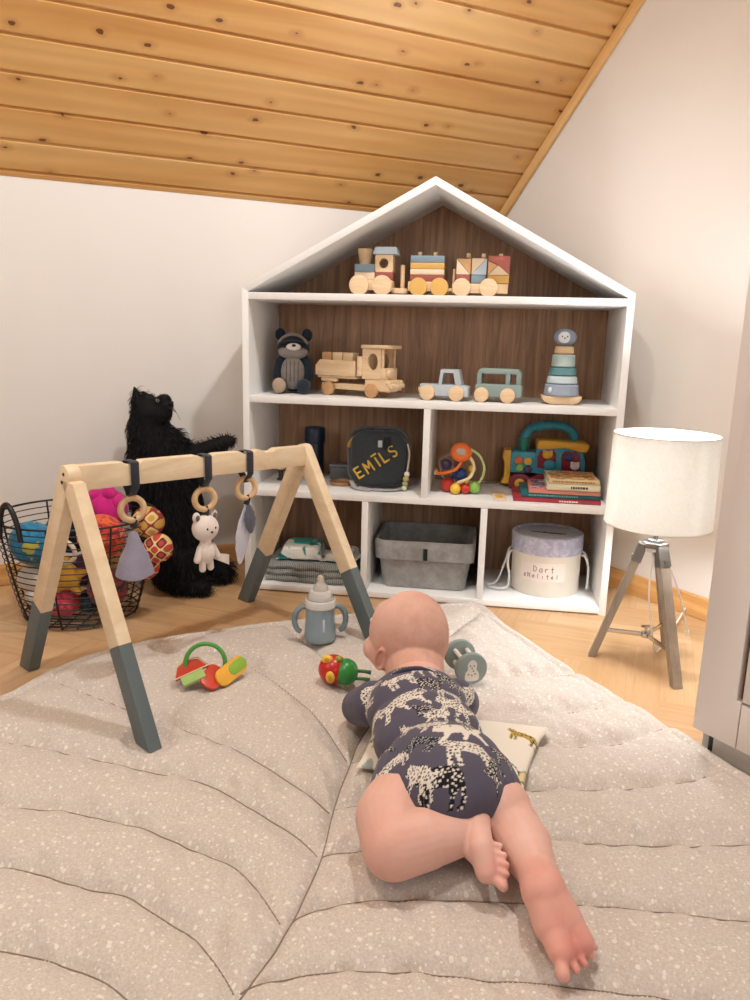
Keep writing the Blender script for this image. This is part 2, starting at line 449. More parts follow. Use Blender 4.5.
# ================================================================== LIGHT
def light(name, typ, loc, energy, color, size=.1, **kw):
    d = bpy.data.lights.new(name, typ); d.energy = energy; d.color = color
    if typ == 'POINT': d.shadow_soft_size = size
    if typ == 'AREA': d.size = size
    o = bpy.data.objects.new(name, d); COL.objects.link(o); o.location = loc
    for k, v_ in kw.items(): setattr(d, k, v_)
    return o
sp = light('ceiling_spot', 'SPOT', (.24, 1.38, 1.98), 58, (.97, .98, .98), .04)
sp.data.spot_size = rad(138); sp.data.spot_blend = .75; sp.data.shadow_soft_size = .04
sp.rotation_euler = (V((-.40, 1.70, .2))-V((.24, 1.38, 1.98))).to_track_quat('-Z', 'Y').to_euler()
light('ceiling_fill', 'POINT', (-.45, .40, 2.1), 42, (1, .985, .96), .06)  # unseen point light, added to brighten the ceiling and the room
light('left_lamp', 'POINT', (-1.0, .75, .95), 9, (.98, .98, 1), .10)
o = light('front_fill', 'AREA', (.9, -1.25, .95), 14, (.92, .97, 1), .9); o.rotation_euler = (rad(87), 0, rad(13))  # area fill behind the camera, added to lift the shelf backs
w_ = bpy.data.worlds.new('world'); SC.world = w_; w_.use_nodes = True
w_.node_tree.nodes['Background'].inputs[0].default_value = (.95, .97, 1, 1); w_.node_tree.nodes['Background'].inputs[1].default_value = .07
SC.view_settings.view_transform = 'Standard'; SC.view_settings.look = 'None'; SC.view_settings.gamma = 1; SC.view_settings.use_curve_mapping = False
SC.view_settings.exposure = -.24
# ================================================================== HOUSE BOOKCASE
SX, SY, YAW = .12978, 1.98352, -.1428
H1, H2, DEP, S1, S2, S3, S0, T = .8355, 1.1059, .305, .8228, .5519, .2946, .02, .018
cy_, sy_ = math.cos(YAW), math.sin(YAW)
uax, vax = V((cy_, sy_, 0)), V((-sy_, cy_, 0))
def sw(u, v, w): return V((SX, SY, 0)) + uax*u + vax*v + up*w            # bookcase-local to world
def shelf_on(px, py, w):                                                  # sight line meets a shelf board at height w -> (u,v)
    P = at(px, py, w)-V((SX, SY, 0)); return P.dot(uax), P.dot(vax)
def shelf_v(px, py, v):                                                   # sight line meets the upright plane at depth v -> (u,w)
    P = on_plane(px, py, sw(0, v, 0), vax); return (P-V((SX, SY, 0))).dot(uax), P.z
M_white = plain('white_lacquer', '#efeeec', .38, .015, 8)
t = NT('walnut_back'); v = t.coords('Object', (1, 1, 1))
m_ = t.n('ShaderNodeMapping'); m_.inputs['Scale'].default_value = (38, 38, 2.2); t.l(v, m_.inputs['Vector'])
f1 = t.noise(m_.outputs[0], 1.6, 6, .62, .9)
c = t.ramp(f1, [(.28, '#80604a'), (.5, '#a58064'), (.72, '#c39b79')])
t.col(c); t.set(Roughness=.6); t.bump(f1, .1, .001); M_walnut = t.m
bk = thing('house_bookcase', 'white house-shaped bookcase with gabled top and brown wood back, standing across the corner', 'bookcase', (SX, SY, 0), YAW)
dd = DEP-.006
def bpart(name, u0, u1, w0, w1, v0=0, v1=dd, mat=None, bev=.0012):
    bm = B(); box(bm, ((u0+u1)/2, (v0+v1)/2, (w0+w1)/2), (u1-u0, v1-v0, w1-w0), bev); return obj(name, bm, mat or M_white, bk)
i_ = .5-T
sl = (H2-H1)/.5; th = T*math.sqrt(1+sl*sl)
def pent(u, v0, v1, pts, name):
    bm = B(); prism(bm, pts, v1-v0, .001, Matrix.Translation((0, (v0+v1)/2, 0))); return obj(name, bm, M_white, bk)
k1 = H1-(th-T*sl)
pent(0, 0, dd, [(-.5, 0), (-i_, 0), (-i_, H1-th+T*sl), (-.5, H1)], 'side_panel')
pent(0, 0, dd, [(.5, 0), (.5, H1), (i_, H1-th+T*sl), (i_, 0)], 'side_panel')
pent(0, 0, dd, [(-.5, H1), (-i_, H1-th+T*sl), (0, H2-th), (0, H2)], 'roof_panel')
pent(0, 0, dd, [(.5, H1), (0, H2), (0, H2-th), (i_, H1-th+T*sl)], 'roof_panel')
bpart('shelf_board', -i_, i_, S1-T, S1, .001); bpart('shelf_board', -i_, i_, S2-T, S2, .001); bpart('shelf_board', -i_, i_, S3-T, S3, .001)
bpart('base_board', -i_, i_, .004, S0, .001)
def du(px, py): return shelf_v(px, py, 0)[0]
uM = du(427.3, 411); uL = du(364.8, 510); uR = du(484.2, 512)
bpart('divider', uM-T/2, uM+T/2, S3, S2-T, .002); bpart('divider', uL-T/2, uL+T/2, S0, S3-T, .002); bpart('divider', uR-T/2, uR+T/2, S0, S3-T, .002)
bm = B(); prism(bm, [(-.499, .005), (.499, .005), (.499, H1-.002), (0, H2-.004), (-.499, H1-.002)], .006, 0, Matrix.Translation((0, DEP-.003, 0))); obj('back_panel', bm, M_walnut, bk)
print('dividers', uM, uL, uR)
# ================================================================== BABY
def W(px, py, z): return at(px, py, z)
t = NT('baby_skin'); v = t.coords(); f = t.noise(v, 9, 4, .55); f2 = t.noise(v, 60, 3)
at_ = t.n('ShaderNodeAttribute', attribute_name='tint'); sp_ = t.n('ShaderNodeSeparateColor'); t.l(at_.outputs['Color'], sp_.inputs[0])
c = t.ramp(f, [(.3, '#dcac9c'), (.6, '#e6bcae'), (.8, '#ebc7ba')]); c = t.mix(t.math('MULTIPLY', f2, .18), c, '#cf8d78')
c = t.mix(t.math('MULTIPLY', sp_.outputs[0], .62), c, '#cf6a5e')          # ruddy heels, soles, knuckles
c = t.mix(t.math('MULTIPLY', sp_.outputs[1], t.math('MULTIPLY', t.noise(v, 40, 4, .7), .75)), c, '#a8734f')   # downy hair
t.col(c); t.set(Roughness=.5, Subsurface_Weight=.2, Subsurface_Scale=.012); t.b.inputs['Subsurface Radius'].default_value = (1, .35, .2); t.b.inputs['Specular IOR Level'].default_value = .35
t.bump(t.noise(v, 420, 2), .06, .001); M_skin = t.m
Hc = V((.068, 1.368, .154)); HYAW = rad(42)
HM = Matrix.Translation(Hc) @ Matrix.Rotation(HYAW, 4, 'Z') @ Matrix.Rotation(rad(14), 4, 'X')
def hp(x, y, z): return HM @ V((x, y, z))
HR = (HM.to_3x3())
bm = B()
# head: cranium, brow, cheeks, jaw, chin, nose, lips
ell(bm, hp(0, -.008, .004), (.0715, .078, .090), HR, 40, 28); ell(bm, hp(0, .016, .002), (.064, .062, .070), HR)
ell(bm, hp(0, -.024, -.030), (.061, .054, .060), HR)
for s in (-1, 1): ell(bm, hp(s*.036, .035, -.040), (.029, .028, .027), HR); ell(bm, hp(s*.049, .008, -.036), (.020, .036, .028), HR)
ell(bm, hp(0, .052, -.054), (.024, .022, .016), HR); ell(bm, hp(0, .046, .026), (.046, .028, .028), HR)
ell(bm, hp(0, .0845, -.016), (.0085, .0095, .0075), HR); ell(bm, hp(0, .076, -.003), (.006, .010, .013), HR)
for s in (-1, 1): ell(bm, hp(s*.0065, .081, -.018), (.005, .006, .005), HR)
ell(bm, hp(0, .077, -.036), (.013, .007, .0042), HR); ell(bm, hp(0, .075, -.0435), (.011, .008, .005), HR)
# ears
for s in (-1, 1):
    E = Matrix.Rotation(s*rad(-24), 3, 'Z')
    o_ = [hp(s*.0725, -.008, -.024) + HR @ (E @ V((s*.003, .014*math.cos(a)*.72-.004, .0215*math.sin(a)))) for a in [2*PI*k/16 for k in range(16)]]
    tube(bm, o_, .0036, 8, True); ell(bm, hp(s*.0700, -.010, -.025), (.005, .010, .016), HR @ E); ell(bm, hp(s*.0700, .000, -.026), (.006, .005, .007), HR)
# neck and torso core
capsule(bm, V((.082, 1.225, .100)), hp(0, -.03, -.03), .050, .058)
ell(bm, (.086, 1.18, .096), (.078, .085, .058)); ell(bm, (.1, 1.09, .092), (.080, .105, .056)); ell(bm, (.112, .985, .094), (.082, .085, .060))
def hand(bm, wrist, d, upv, s, sc=1.):
    """small curled hand: palm, five fingers of unequal length, thumb from the side"""
    d = d.normalized(); side = d.cross(upv).normalized()*s; n_ = side.cross(d)*s
    pc = wrist + d*.020*sc
    for k in range(-1, 2): capsule(bm, wrist+side*k*.006*sc, pc+d*.008*sc+side*k*.0085*sc, .0095*sc, .009*sc, 12)
    for k, L_ in zip((-1.5, -.5, .5, 1.5), (.021, .026, .025, .018)):
        p0 = pc + d*.012*sc + side*k*.0072*sc; p1 = p0 + (d*.9 - n_*.25 + side*k*.08).normalized()*L_*.5*sc; p2 = p1 + (d*.55 - n_*.85).normalized()*L_*.5*sc
        chain(bm, [p0, p1, p2], [.0056*sc, .0052*sc, .0044*sc], 10)
    b0 = wrist + d*.012*sc - side*.014*sc; b1 = b0 + (d*.6-side*.8).normalized()*.013*sc; b2 = b1 + (d*.9-side*.1-n_*.4).normalized()*.011*sc
    chain(bm, [b0, b1, b2], [.007*sc, .006*sc, .005*sc], 10)
# arms, propping the chest up
shL, elL, wrL = V((.008, 1.208, .092)), V((-.020, 1.255, .061)), V((.030, 1.33, .052))
shR, elR, wrR = V((.148, 1.222, .094)), V((.170, 1.280, .061)), V((.132, 1.355, .053))
chain(bm, [shL, elL, wrL], [.036, .0285, .0195]); chain(bm, [shR, elR, wrR], [.036, .0285, .0195])
hand(bm, wrL, V((.35, .9, -.12)), up, 1); hand(bm, wrR, V((-.3, .9, -.12)), up, -1)
# left leg: thigh out to the side, knee bent, shin lying across
hipL = V((.066, .965, .085)); knL = W(394, 846, .068); anL = W(464, 833, .076)
midL = knL.lerp(anL, .42)+V((0, 0, .003)); thL = hipL.lerp(knL, .55)+V((-.016, .004, 0))
chain(bm, [hipL, thL, knL], [.054, .050, .043], 24); chain(bm, [knL, midL, anL], [.043, .040, .0275], 24)
heL = W(474, 822, .086); bL0, bL1 = W(486, 846, .080), W(490, 868, .062)
capsule(bm, anL, heL, .0265, .0225); capsule(bm, heL, W(481, 846, .08), .0215, .0165); capsule(bm, heL, W(484, 862, .066), .0195, .0155); capsule(bm, W(481, 848, .08), W(487, 871, .06), .0155, .0155); capsule(bm, anL, W(480, 855, .07), .022, .016)
toesL = []
for (x0, y0, z0), (x1, y1, z1), r in (((489, 845, .080), (500, 846, .082), .0044), ((490, 853.5, .075), (504, 855.5, .077), .0047), ((491, 862, .069), (506, 865, .071), .005), ((491, 870, .063), (506, 874.5, .064), .0052), ((490, 876, .056), (503, 886, .054), .0074)):
    a_, b_ = W(x0, y0, z0), W(x1, y1, z1); m_ = a_.lerp(b_, .6)+V((0, 0, .0015)); chain(bm, [a_, m_, b_], [r*1.05, r*.92, r], 12); toesL.append(b_)
# right leg: stretched back, sole up
hipR = V((.158, .965, .083)); knR = W(514, 826, .068); anR = W(538, 874, .064)
thR = hipR.lerp(knR, .5)+V((.004, 0, 0))
chain(bm, [hipR, thR, knR], [.052, .046, .036], 24); cR = knR.lerp(anR, .42); chain(bm, [W(517, 836, .066), cR, anR], [.0375, .0370, .0255], 24)
heR = W(544, 892, .077); capsule(bm, anR, heR, .0255, .0275); mR = W(556, 922, .058)
capsule(bm, heR, W(551, 925, .057), .0262, .0215); capsule(bm, heR, W(565, 920, .059), .0258, .0212); capsule(bm, W(552, 922, .057), W(561, 952, .047), .021, .0155); capsule(bm, W(565, 920, .058), W(582, 943, .047), .0205, .0145); capsule(bm, W(563, 950, .045), W(580, 944, .045), .0145, .0135)
for (x0, y0, z0), (x1, y1, z1), r in (((558, 955, .045), (563, 974, .040), .0086), ((568, 953, .044), (576, 969, .040), .0054), ((574.5, 950, .044), (584.5, 963.5, .040), .005), ((580.5, 945, .044), (591, 956, .040), .0047), ((584, 938, .044), (595, 947, .040), .0043)):
    a_, b_ = W(x0, y0, z0), W(x1, y1, z1); m_ = a_.lerp(b_, .55)+V((0, 0, .001)); chain(bm, [a_, m_, b_], [r*.95, r*.85, r], 12)
baby = remesh('person', bm, M_skin, None, .0018, 6, .5)
tag(baby, 'baby in a navy leopard-print bodysuit lying tummy-down on the quilted mat, head raised', 'person')
# tint: ruddy soles/heels, downy back of the head
spots = [(heR, .044, 1), (W(575, 950, .05), .046, 1), (W(560, 925, .07), .045, .7), (heL, .025, .35), (W(498, 868, .066), .022, .7), (knR, .03, .25), (hp(.0745, -.004, -.016), .024, .45), (hp(-.0745, -.004, -.016), .024, .45), (knL, .04, .3)]
VC = np.empty(len(baby.data.vertices)*3, np.float32); baby.data.vertices.foreach_get('co', VC); VC = VC.reshape(-1, 3)
r_ = np.zeros(len(VC))
for P, R0, k in spots: r_ = np.maximum(r_, k*np.exp(-((VC-np.array(P[:]))**2).sum(1)/(R0*R0)*1.6))
HI = np.array(HM.inverted()); Q = VC@HI[:3, :3].T+HI[:3, 3]
g_ = np.where((Q**2).sum(1) < .0144, np.clip((.03-Q[:, 1])/.05, 0, 1)*np.clip((Q[:, 2]+.055)/.03, 0, 1), 0)*.8
ca = baby.data.color_attributes.new('tint', 'FLOAT_COLOR', 'POINT')
ca.data.foreach_set('color', np.stack([r_, g_, 0*r_, 0*r_+1], 1).astype(np.float32).ravel())
M_eyew = rgb('eye_white', '#f2efec', .2); M_iris = rgb('blue_iris', '#4a6478', .2); M_lip = plain('lip', '#c9776b', .45)
fb_ = bvh_of([baby]); fdir = -(HR @ V((0, 1, 0)))
def fp_(x, z, d):                      # point of the face at (x, z), d metres in front of the skin
    h_ = fb_.ray_cast(hp(x, .2, z), fdir, .4)[0]; return h_ - fdir*d
for s in (-1, 1):
    bm = B(); e0 = fp_(s*.0255, .002, -.0032); ell(bm, e0, (.0105, .0052, .0072), HR); ey = obj('eye', bm, M_eyew, baby); bm = B(); ell(bm, e0-fdir*.0042, (.0048, .0018, .0048), HR); obj('iris', bm, M_iris, ey)
    bm = B(); tube(bm, [fp_(s*x, z, .0002) for x, z in ((.014, .018), (.026, .0215), (.037, .018))], .0012, 6, sub=4); obj('eyebrow', bm, rgb('eyebrow_brown', '#b08763'), baby)
bm = B(); tube(bm, [fp_(x, -.0398, .0004) for x in (-.012, -.006, 0, .006, .012)], .0016, 6); obj('lips', bm, M_lip, baby)
# skin folds read as thin creases: behind the right knee and left thigh
# ---------------- bodysuit
bm = B()
ell(bm, (.080, 1.182, .100), (.088, .090, .064), None, 40, 28); ell(bm, (.078, 1.192, .102), (.086, .054, .050), None, 40, 28); ell(bm, (.092, 1.1, .097), (.0885, .116, .062), None, 40, 28); ell(bm, (.112, .985, .099), (.092, .092, .068), None, 40, 28); ell(bm, (.112, .955, .104), (.082, .080, .062), None, 40, 28)
capsule(bm, (.080, 1.17, .100), (.078, 1.192, .104), .064, .0585)
for sh_, el_ in ((shL, elL), (shR, elR)): capsule(bm, sh_, sh_.lerp(el_, .9), .040, .0335)
# leg bands
for hp_, th_2 in ((hipL, thL), (hipR, thR)):
    capsule(bm, hp_+V((0, .02, .004)), hp_.lerp(th_2, .28)+V((0, .006, .002)), .058, .056)
suit = remesh('bodysuit', bm, M_dark, baby, .0019, 6, .5)
sm = suit.data
# fold ripples across the back
nrm_ = [v_.normal.copy() for v_ in sm.vertices]
for v_, n0_ in zip(sm.vertices, nrm_):
    co = v_.co; d = co.y*62+co.x*10+2.2*noise.noise(co*14); a_ = max(0, min(1, (1.24-co.y)/.05))*max(0, min(1, (co.y-1.02)/.05))
    v_.co += n0_*(.0016*math.sin(d)*a_*max(0, min(1, (co.z-.07)/.04)) + .0012*noise.noise(co*28))
LEO = [(0, .47), (.0, .54), (.04, .60), (.05, .68), (.10, .62), (.14, .62), (.18, .69), (.20, .60), (.3, .555), (.5, .57), (.7, .585), (.85, .58), (.94, .51), (.98, .38), (1.03, .2), (1.02, .03), (.95, -.03), (.91, .03), (.96, .08), (.95, .2), (.92, .3), (.86, .18), (.87, .0), (.77, 0), (.79, .14), (.73, .28), (.5, .29), (.38, .27), (.37, .1), (.39, 0), (.28, 0), (.28, .15), (.26, .26), (.22, .1), (.23, 0), (.13, 0), (.13, .2), (.15, .38), (.09, .42)]
RUN = [(0, .42), (.02, .52), (.06, .56), (.08, .64), (.13, .58), (.2, .60), (.35, .58), (.55, .6), (.75, .56), (.88, .48), (1.0, .52), (1.12, .62), (1.15, .57), (1.02, .42), (.92, .32), (1.0, .18), (1.06, .05), (.97, .04), (.9, .18), (.76, .3), (.68, .18), (.6, .06), (.52, .06), (.58, .2), (.56, .3), (.36, .3), (.22, .12), (.08, .04), (.04, .1), (.16, .22), (.2, .36), (.1, .38)]
def inpoly(x, y, P):
    c = np.zeros(len(x), bool); n = len(P)
    for i in range(n):
        (x0, y0), (x1, y1) = P[i], P[i-1]
        c ^= ((y0 > y) != (y1 > y)) & (x < (x1-x0)*(y-y0)/((y1-y0)+1e-12)+x0)
    return c
def paint(mesh, UVc, items, base, name='print'):
    """items: (kind polygon, centre u,v, length, angle, flip, body colour, spot colour)"""
    col = np.tile(np.array(lin(base)), (len(UVc), 1)); rng = np.random.RandomState(4)
    for poly, cu, cv_, L_, ang_, flip, c1, c2 in items:
        d = UVc-np.array([cu, cv_]); ca_, sa_ = math.cos(ang_), math.sin(ang_)
        x = (d[:, 0]*ca_+d[:, 1]*sa_)/L_; y = (-d[:, 0]*sa_+d[:, 1]*ca_)/L_
        if flip: x = -x
        ins = inpoly(x+.5, y+.3, poly); col[ins] = lin(c1)
        if c2:
            # scattered dots kept apart from each other
            pts_ = []
            for q in rng.uniform((-.5, -.35), (.7, .45), (900, 2)):
                if all((q[0]-w[0])**2+(q[1]-w[1])**2 > .0028 for w in pts_): pts_.append(q)
            idx = np.nonzero(ins)[0]; best = np.full(len(idx), 9.)
            for q in pts_: best = np.minimum(best, ((x[idx]-q[0])**2*.75+(y[idx]-q[1])**2)/rng.uniform(.5, 1.3))
            col[idx[best < .00042]] = lin(c2)
    ca_ = mesh.color_attributes.new(name, 'FLOAT_COLOR', 'POINT'); ca_.data.foreach_set('color', col.astype(np.float32).ravel())
P0 = np.array([.112, .985, .099]); P1 = np.array([.083, 1.27, .107]); ax = (P1-P0)/np.linalg.norm(P1-P0)
co = np.array([v_.co[:] for v_ in sm.vertices]); rel = co-P0; s_ = rel@ax; xd = np.array([ax[1], -ax[0], 0]); xd /= np.linalg.norm(xd); zd = np.cross(xd, ax); zd = zd if zd[2] > 0 else -zd
rx, rz = rel@xd, rel@zd; rr_ = np.hypot(rx, rz)+1e-6
phi = np.arctan2(rx, rz)
cap_ = s_ < 0
sv = np.where(cap_, -np.arctan2(-s_, rr_)*.088, s_); ru = np.where(cap_, phi*.088*np.cos(np.clip(np.arctan2(-s_, rr_), 0, 1.4)), phi*.086)
UVc = np.stack([ru, sv], 1)
WH, BK = '#dcd3c8', '#17171d'
items = [(LEO, .020, -.050, .086, -.02, False, WH, BK), (LEO, -.045, -.020, .058, -.5, True, BK, '#b9b7b8'), (LEO, -.03, -.092, .075, -.25, False, BK, WH), (RUN, .02, .0, .09, .12, False, WH, None), (RUN, -.055, -.075, .055, -.5, False, WH, BK),
         (RUN, .066, -.06, .045, .9, True, BK, WH), (RUN, -.02, .028, .062, .1, False, WH, BK), (LEO, -.062, .042, .055, -.1, False, WH, BK), (LEO, .06, .03, .05, .2, True, BK, WH), (RUN, .0, .068, .07, .06, True, WH, BK), (LEO, -.028, .088, .05, .0, False, BK, WH), (RUN, .045, .098, .085, -.12, False, WH, BK), (LEO, .072, .062, .05, .1, False, WH, BK),
         (RUN, -.055, .122, .10, .2, True, WH, BK), (LEO, .05, .142, .062, -.2, True, WH, BK), (RUN, .0, .165, .075, .05, False, BK, WH), (LEO, -.06, .185, .06, .2, False, WH, BK), (RUN, .06, .19, .07, -.1, False, BK, WH), (RUN, .0, .21, .07, .0, True, WH, BK), (LEO, .02, .245, .05, .1, False, WH, BK), (RUN, -.05, .235, .06, 0, False, BK, WH),
         (LEO, -.13, .12, .06, .4, False, WH, BK), (LEO, .14, .1, .06, .1, True, WH, BK), (RUN, -.13, .02, .07, 0, False, BK, WH), (RUN, .14, .0, .07, 0, False, WH, BK), (LEO, -.12, .2, .055, 1.0, False, WH, BK), (LEO, .12, .2, .055, -1.0, False, WH, BK), (RUN, .1, -.02, .05, .4, False, BK, WH), (LEO, -.1, -.03, .05, .3, False, WH, BK), (RUN, .2, .15, .07, 0, False, WH, BK), (RUN, -.2, .15, .07, 0, False, BK, WH)]
paint(sm, UVc, items, '#555160')
t = NT('leopard_print_jersey'); a_ = t.n('ShaderNodeAttribute', attribute_name='print'); v = t.coords()
t.col(a_.outputs['Color']); t.set(Roughness=.9, Sheen_Weight=.15); t.b.inputs['Specular IOR Level'].default_value = .2; t.bump(t.noise(v, 500, 2), .15, .001)
sm.materials.clear(); sm.materials.append(t.m); suit['label'] = 'navy bodysuit printed with white and black leopards'
# collar band
bm = B(); cpts = []
cc = V((.077, 1.203, .109)); an_ = (hp(0, -.02, -.03)-V((.083, 1.142, .093))).normalized(); x_, y_, _d = basis(an_)
torus(bm, cc, .0565, .0038, an_, 48, 10); obj('collar', bm, rgb('navy_rib', '#3b374a', .9), suit)
# ================================================================== small printed cushion under the baby
c1, c2, c3, c4 = [at(x, y, .03) for x, y in ((376, 716), (548, 731), (522, 800), (356, 770))]
N1, N2 = 110, 80; bb_ = bvh_of([baby, suit])
bm = B(); g_ = []; cent = (c1+c2+c3+c4)/4
def cush(u, v_):
    # pinch the sides a little, keep rounded corners
    P = (c1*(1-u)*(1-v_)+c2*u*(1-v_)+c3*u*v_+c4*(1-u)*v_)
    e = 4*u*(1-u)*4*v_*(1-v_); du_, dv_ = u-.5, v_-.5
    P = P + (cent-P)*(.05*(1-abs(2*du_)**2)*(abs(2*dv_)**4)+.05*(1-abs(2*dv_)**2)*(abs(2*du_)**4))
    return P, e
for sgn_ in (1, -1):
    G = []
    for i in range(N1+1):
        row = []
        for j in range(N2+1):
            P, e = cush(i/N1, j/N2); zc = .030; h_ = .030*(e**.42)
            z = zc+.006+h_*.75+.0025*noise.noise(V((P.x*25, P.y*25, 3)))*e**.3 if sgn_ > 0 else zc+.004-h_*.12
            hit = bb_.ray_cast(V((P.x, P.y, -.1)), V((0, 0, 1)), .5)[0]
            if hit is not None and sgn_ > 0: z = max(min(z, hit.z-.003), zc+.001)
            if (i in (0, N1) or j in (0, N2)): z = min(z, zc+.005)
            row.append((P.x, P.y, z))
        G.append(row)
    g_.append(G)
vt = [[bm.verts.new(g_[0][i][j]) for j in range(N2+1)] for i in range(N1+1)]
vb = [[vt[i][j] if (i in (0, N1) or j in (0, N2)) else bm.verts.new(g_[1][i][j]) for j in range(N2+1)] for i in range(N1+1)]
for i in range(N1):
    for j in range(N2):
        bm.faces.new((vt[i][j], vt[i+1][j], vt[i+1][j+1], vt[i][j+1])); 
        try: bm.faces.new((vb[i][j+1], vb[i+1][j+1], vb[i+1][j], vb[i][j]))
        except ValueError: pass
cu = obj('printed_cushion', bm, M_dark, None, True, angle=80); tag(cu, 'small flat cream cushion with leopard and pink print, under the tummy of the baby', 'cushion')
UVk = np.array([v_.co[:2] for v_ in cu.data.vertices]); uq = V((c2.x-c1.x, c2.y-c1.y)).normalized(); vq = V((-uq.y, uq.x))
def cuv(px, py): P = at(px, py, .05); return (P.x*uq.x+P.y*uq.y, P.x*vq.x+P.y*vq.y)
UV2 = np.stack([UVk[:, 0]*uq.x+UVk[:, 1]*uq.y, UVk[:, 0]*vq.x+UVk[:, 1]*vq.y], 1)
OV = [(.5+.5*math.cos(2*PI*k/24), .3+.5*math.sin(2*PI*k/24)) for k in range(24)]
LEAFP = [(0, .3), (.2, .42), (.5, .5), (.8, .42), (1, .3), (.8, .18), (.5, .1), (.2, .18)]
a1 = cuv(522, 737); a2 = cuv(500, 770); a3 = cuv(525, 772); a4 = cuv(480, 750); a5 = cuv(366, 762)
paint(cu.data, UV2, [(LEO, a1[0], a1[1], .055, -.25, False, '#b79a4a', '#2a2620'), (OV, a2[0], a2[1], .062, .3, False, '#6f7f6a', None), (OV, a2[0], a2[1], .056, .3, False, '#efe6dc', None), (OV, a2[0], a2[1], .042, .3, False, '#d89a98', '#a35b5f'), (LEAFP, a3[0], a3[1], .055, .9, False, '#4f5b4c', None), (LEAFP, a3[0], a3[1], .044, .9, False, '#dccb9a', None), (LEAFP, a5[0], a5[1], .05, 1.3, False, '#a9b3ab', None), (RUN, a4[0]-.16, a4[1], .05, .2, False, '#b79a4a', '#2a2620')], '#e9e0d2')
t = NT('printed_cotton'); a_ = t.n('ShaderNodeAttribute', attribute_name='print'); v = t.coords(); t.col(a_.outputs['Color']); t.set(Roughness=.92); t.b.inputs['Specular IOR Level'].default_value = .2; t.bump(t.noise(v, 60, 3), .25, .003); cu.data.materials.clear(); cu.data.materials.append(t.m)
# ================================================================== QUILTED LEAF PLAY MAT
# outline of the mat on the floor (metres), traced clockwise from the tip
PXO = [(484, 607), (510, 628), (540, 648), (570, 668), (600, 685), (630, 702), (660, 719), (688, 737)]
out = [at(x, y, .012) for x, y in PXO]
out += [V((.652, 1.115, 0)), V((.732, .985, 0)), V((.835, .82, 0)), V((.86, .62, 0)), V((.70, .42, 0)), V((.45, .22, 0)), V((.1, .12, 0)), V((-.3, .2, 0)), V((-.62, .42, 0)), V((-.84, .75, 0)), V((-.90, 1.05, 0)), V((-.84, 1.22, 0))]
PXL = [(0, 697), (40, 676), (90, 656), (150, 641), (215, 631), (270, 624), (330, 617), (400, 611), (455, 604)]
out += [at(x, y, .012) for x, y in PXL]
OUT = [V((p.x, p.y, 0)) for p in smooth_path(out, 8, True)]
def pl_(pts): return [V((q.x, q.y, 0)) for q in smooth_path([at(x, y, .02) for x, y in pts], 4)]
VEIN = pl_([(225, 1010), (237, 994), (288, 922), (321, 852), (334, 802), (349, 761), (363, 730), (400, 680), (440, 640), (478, 611)])
SEAMS = [VEIN] + [pl_(q) for q in (
    [(-60, 858), (0, 860), (40, 866), (80, 880), (124, 888), (160, 910), (196, 932), (220, 962), (236, 990)],
    [(-60, 792), (0, 800), (60, 804), (108, 814), (152, 825), (200, 846), (236, 862), (260, 886), (282, 920)],
    [(-30, 727), (0, 735), (52, 744), (152, 766), (208, 778), (248, 800), (300, 832), (320, 852)],
    [(-60, 935), (0, 942), (52, 954), (108, 976), (140, 1004)],
    [(52, 676), (110, 697), (160, 716), (200, 730), (248, 750), (300, 783), (332, 808)],
    [(150, 652), (215, 648), (260, 668), (310, 705), (348, 757)],
    [(290, 627), (330, 660), (368, 715)],
    [(240, 985), (254, 977), (296, 968), (345, 963), (410, 964), (480, 971), (537, 975), (594, 981), (670, 990), (720, 1002), (790, 1030)],
    [(292, 915), (300, 909), (334, 899), (372, 893), (463, 893), (571, 897), (632, 901), (689, 907), (750, 914), (820, 930)],
    [(322, 849), (357, 844), (450, 838), (537, 834), (605, 837), (681, 839), (750, 837), (790, 838)],
    [(335, 803), (378, 796), (450, 790), (529, 785), (594, 784), (647, 781), (693, 775), (712, 766)],
    [(352, 756), (420, 746), (490, 740), (541, 740), (567, 741), (601, 740), (632, 736), (664, 722)],
    [(378, 712), (430, 710), (480, 709), (537, 708), (582, 706), (622, 698)],
    [(412, 668), (470, 672), (530, 672), (576, 670)])]
SEG = np.array([[a.x, a.y, b.x, b.y] for L in SEAMS for a, b in zip(L[:-1], L[1:])])
OA = np.array([[a.x, a.y, b.x, b.y] for a, b in zip(OUT, OUT[1:]+OUT[:1])])
def seg_dist(P, S):
    """distance of points to nearest segment"""
    P = np.asarray(P, float); best = np.full(len(P), 9.)
    for a, b, c, d in S:
        ux, uy = c-a, d-b; L = ux*ux+uy*uy+1e-12
        tt = np.clip(((P[:, 0]-a)*ux+(P[:, 1]-b)*uy)/L, 0, 1)
        best = np.minimum(best, np.hypot(P[:, 0]-a-tt*ux, P[:, 1]-b-tt*uy))
    return best
PRESS = [(at(149, 746, .012), .034, .012)]
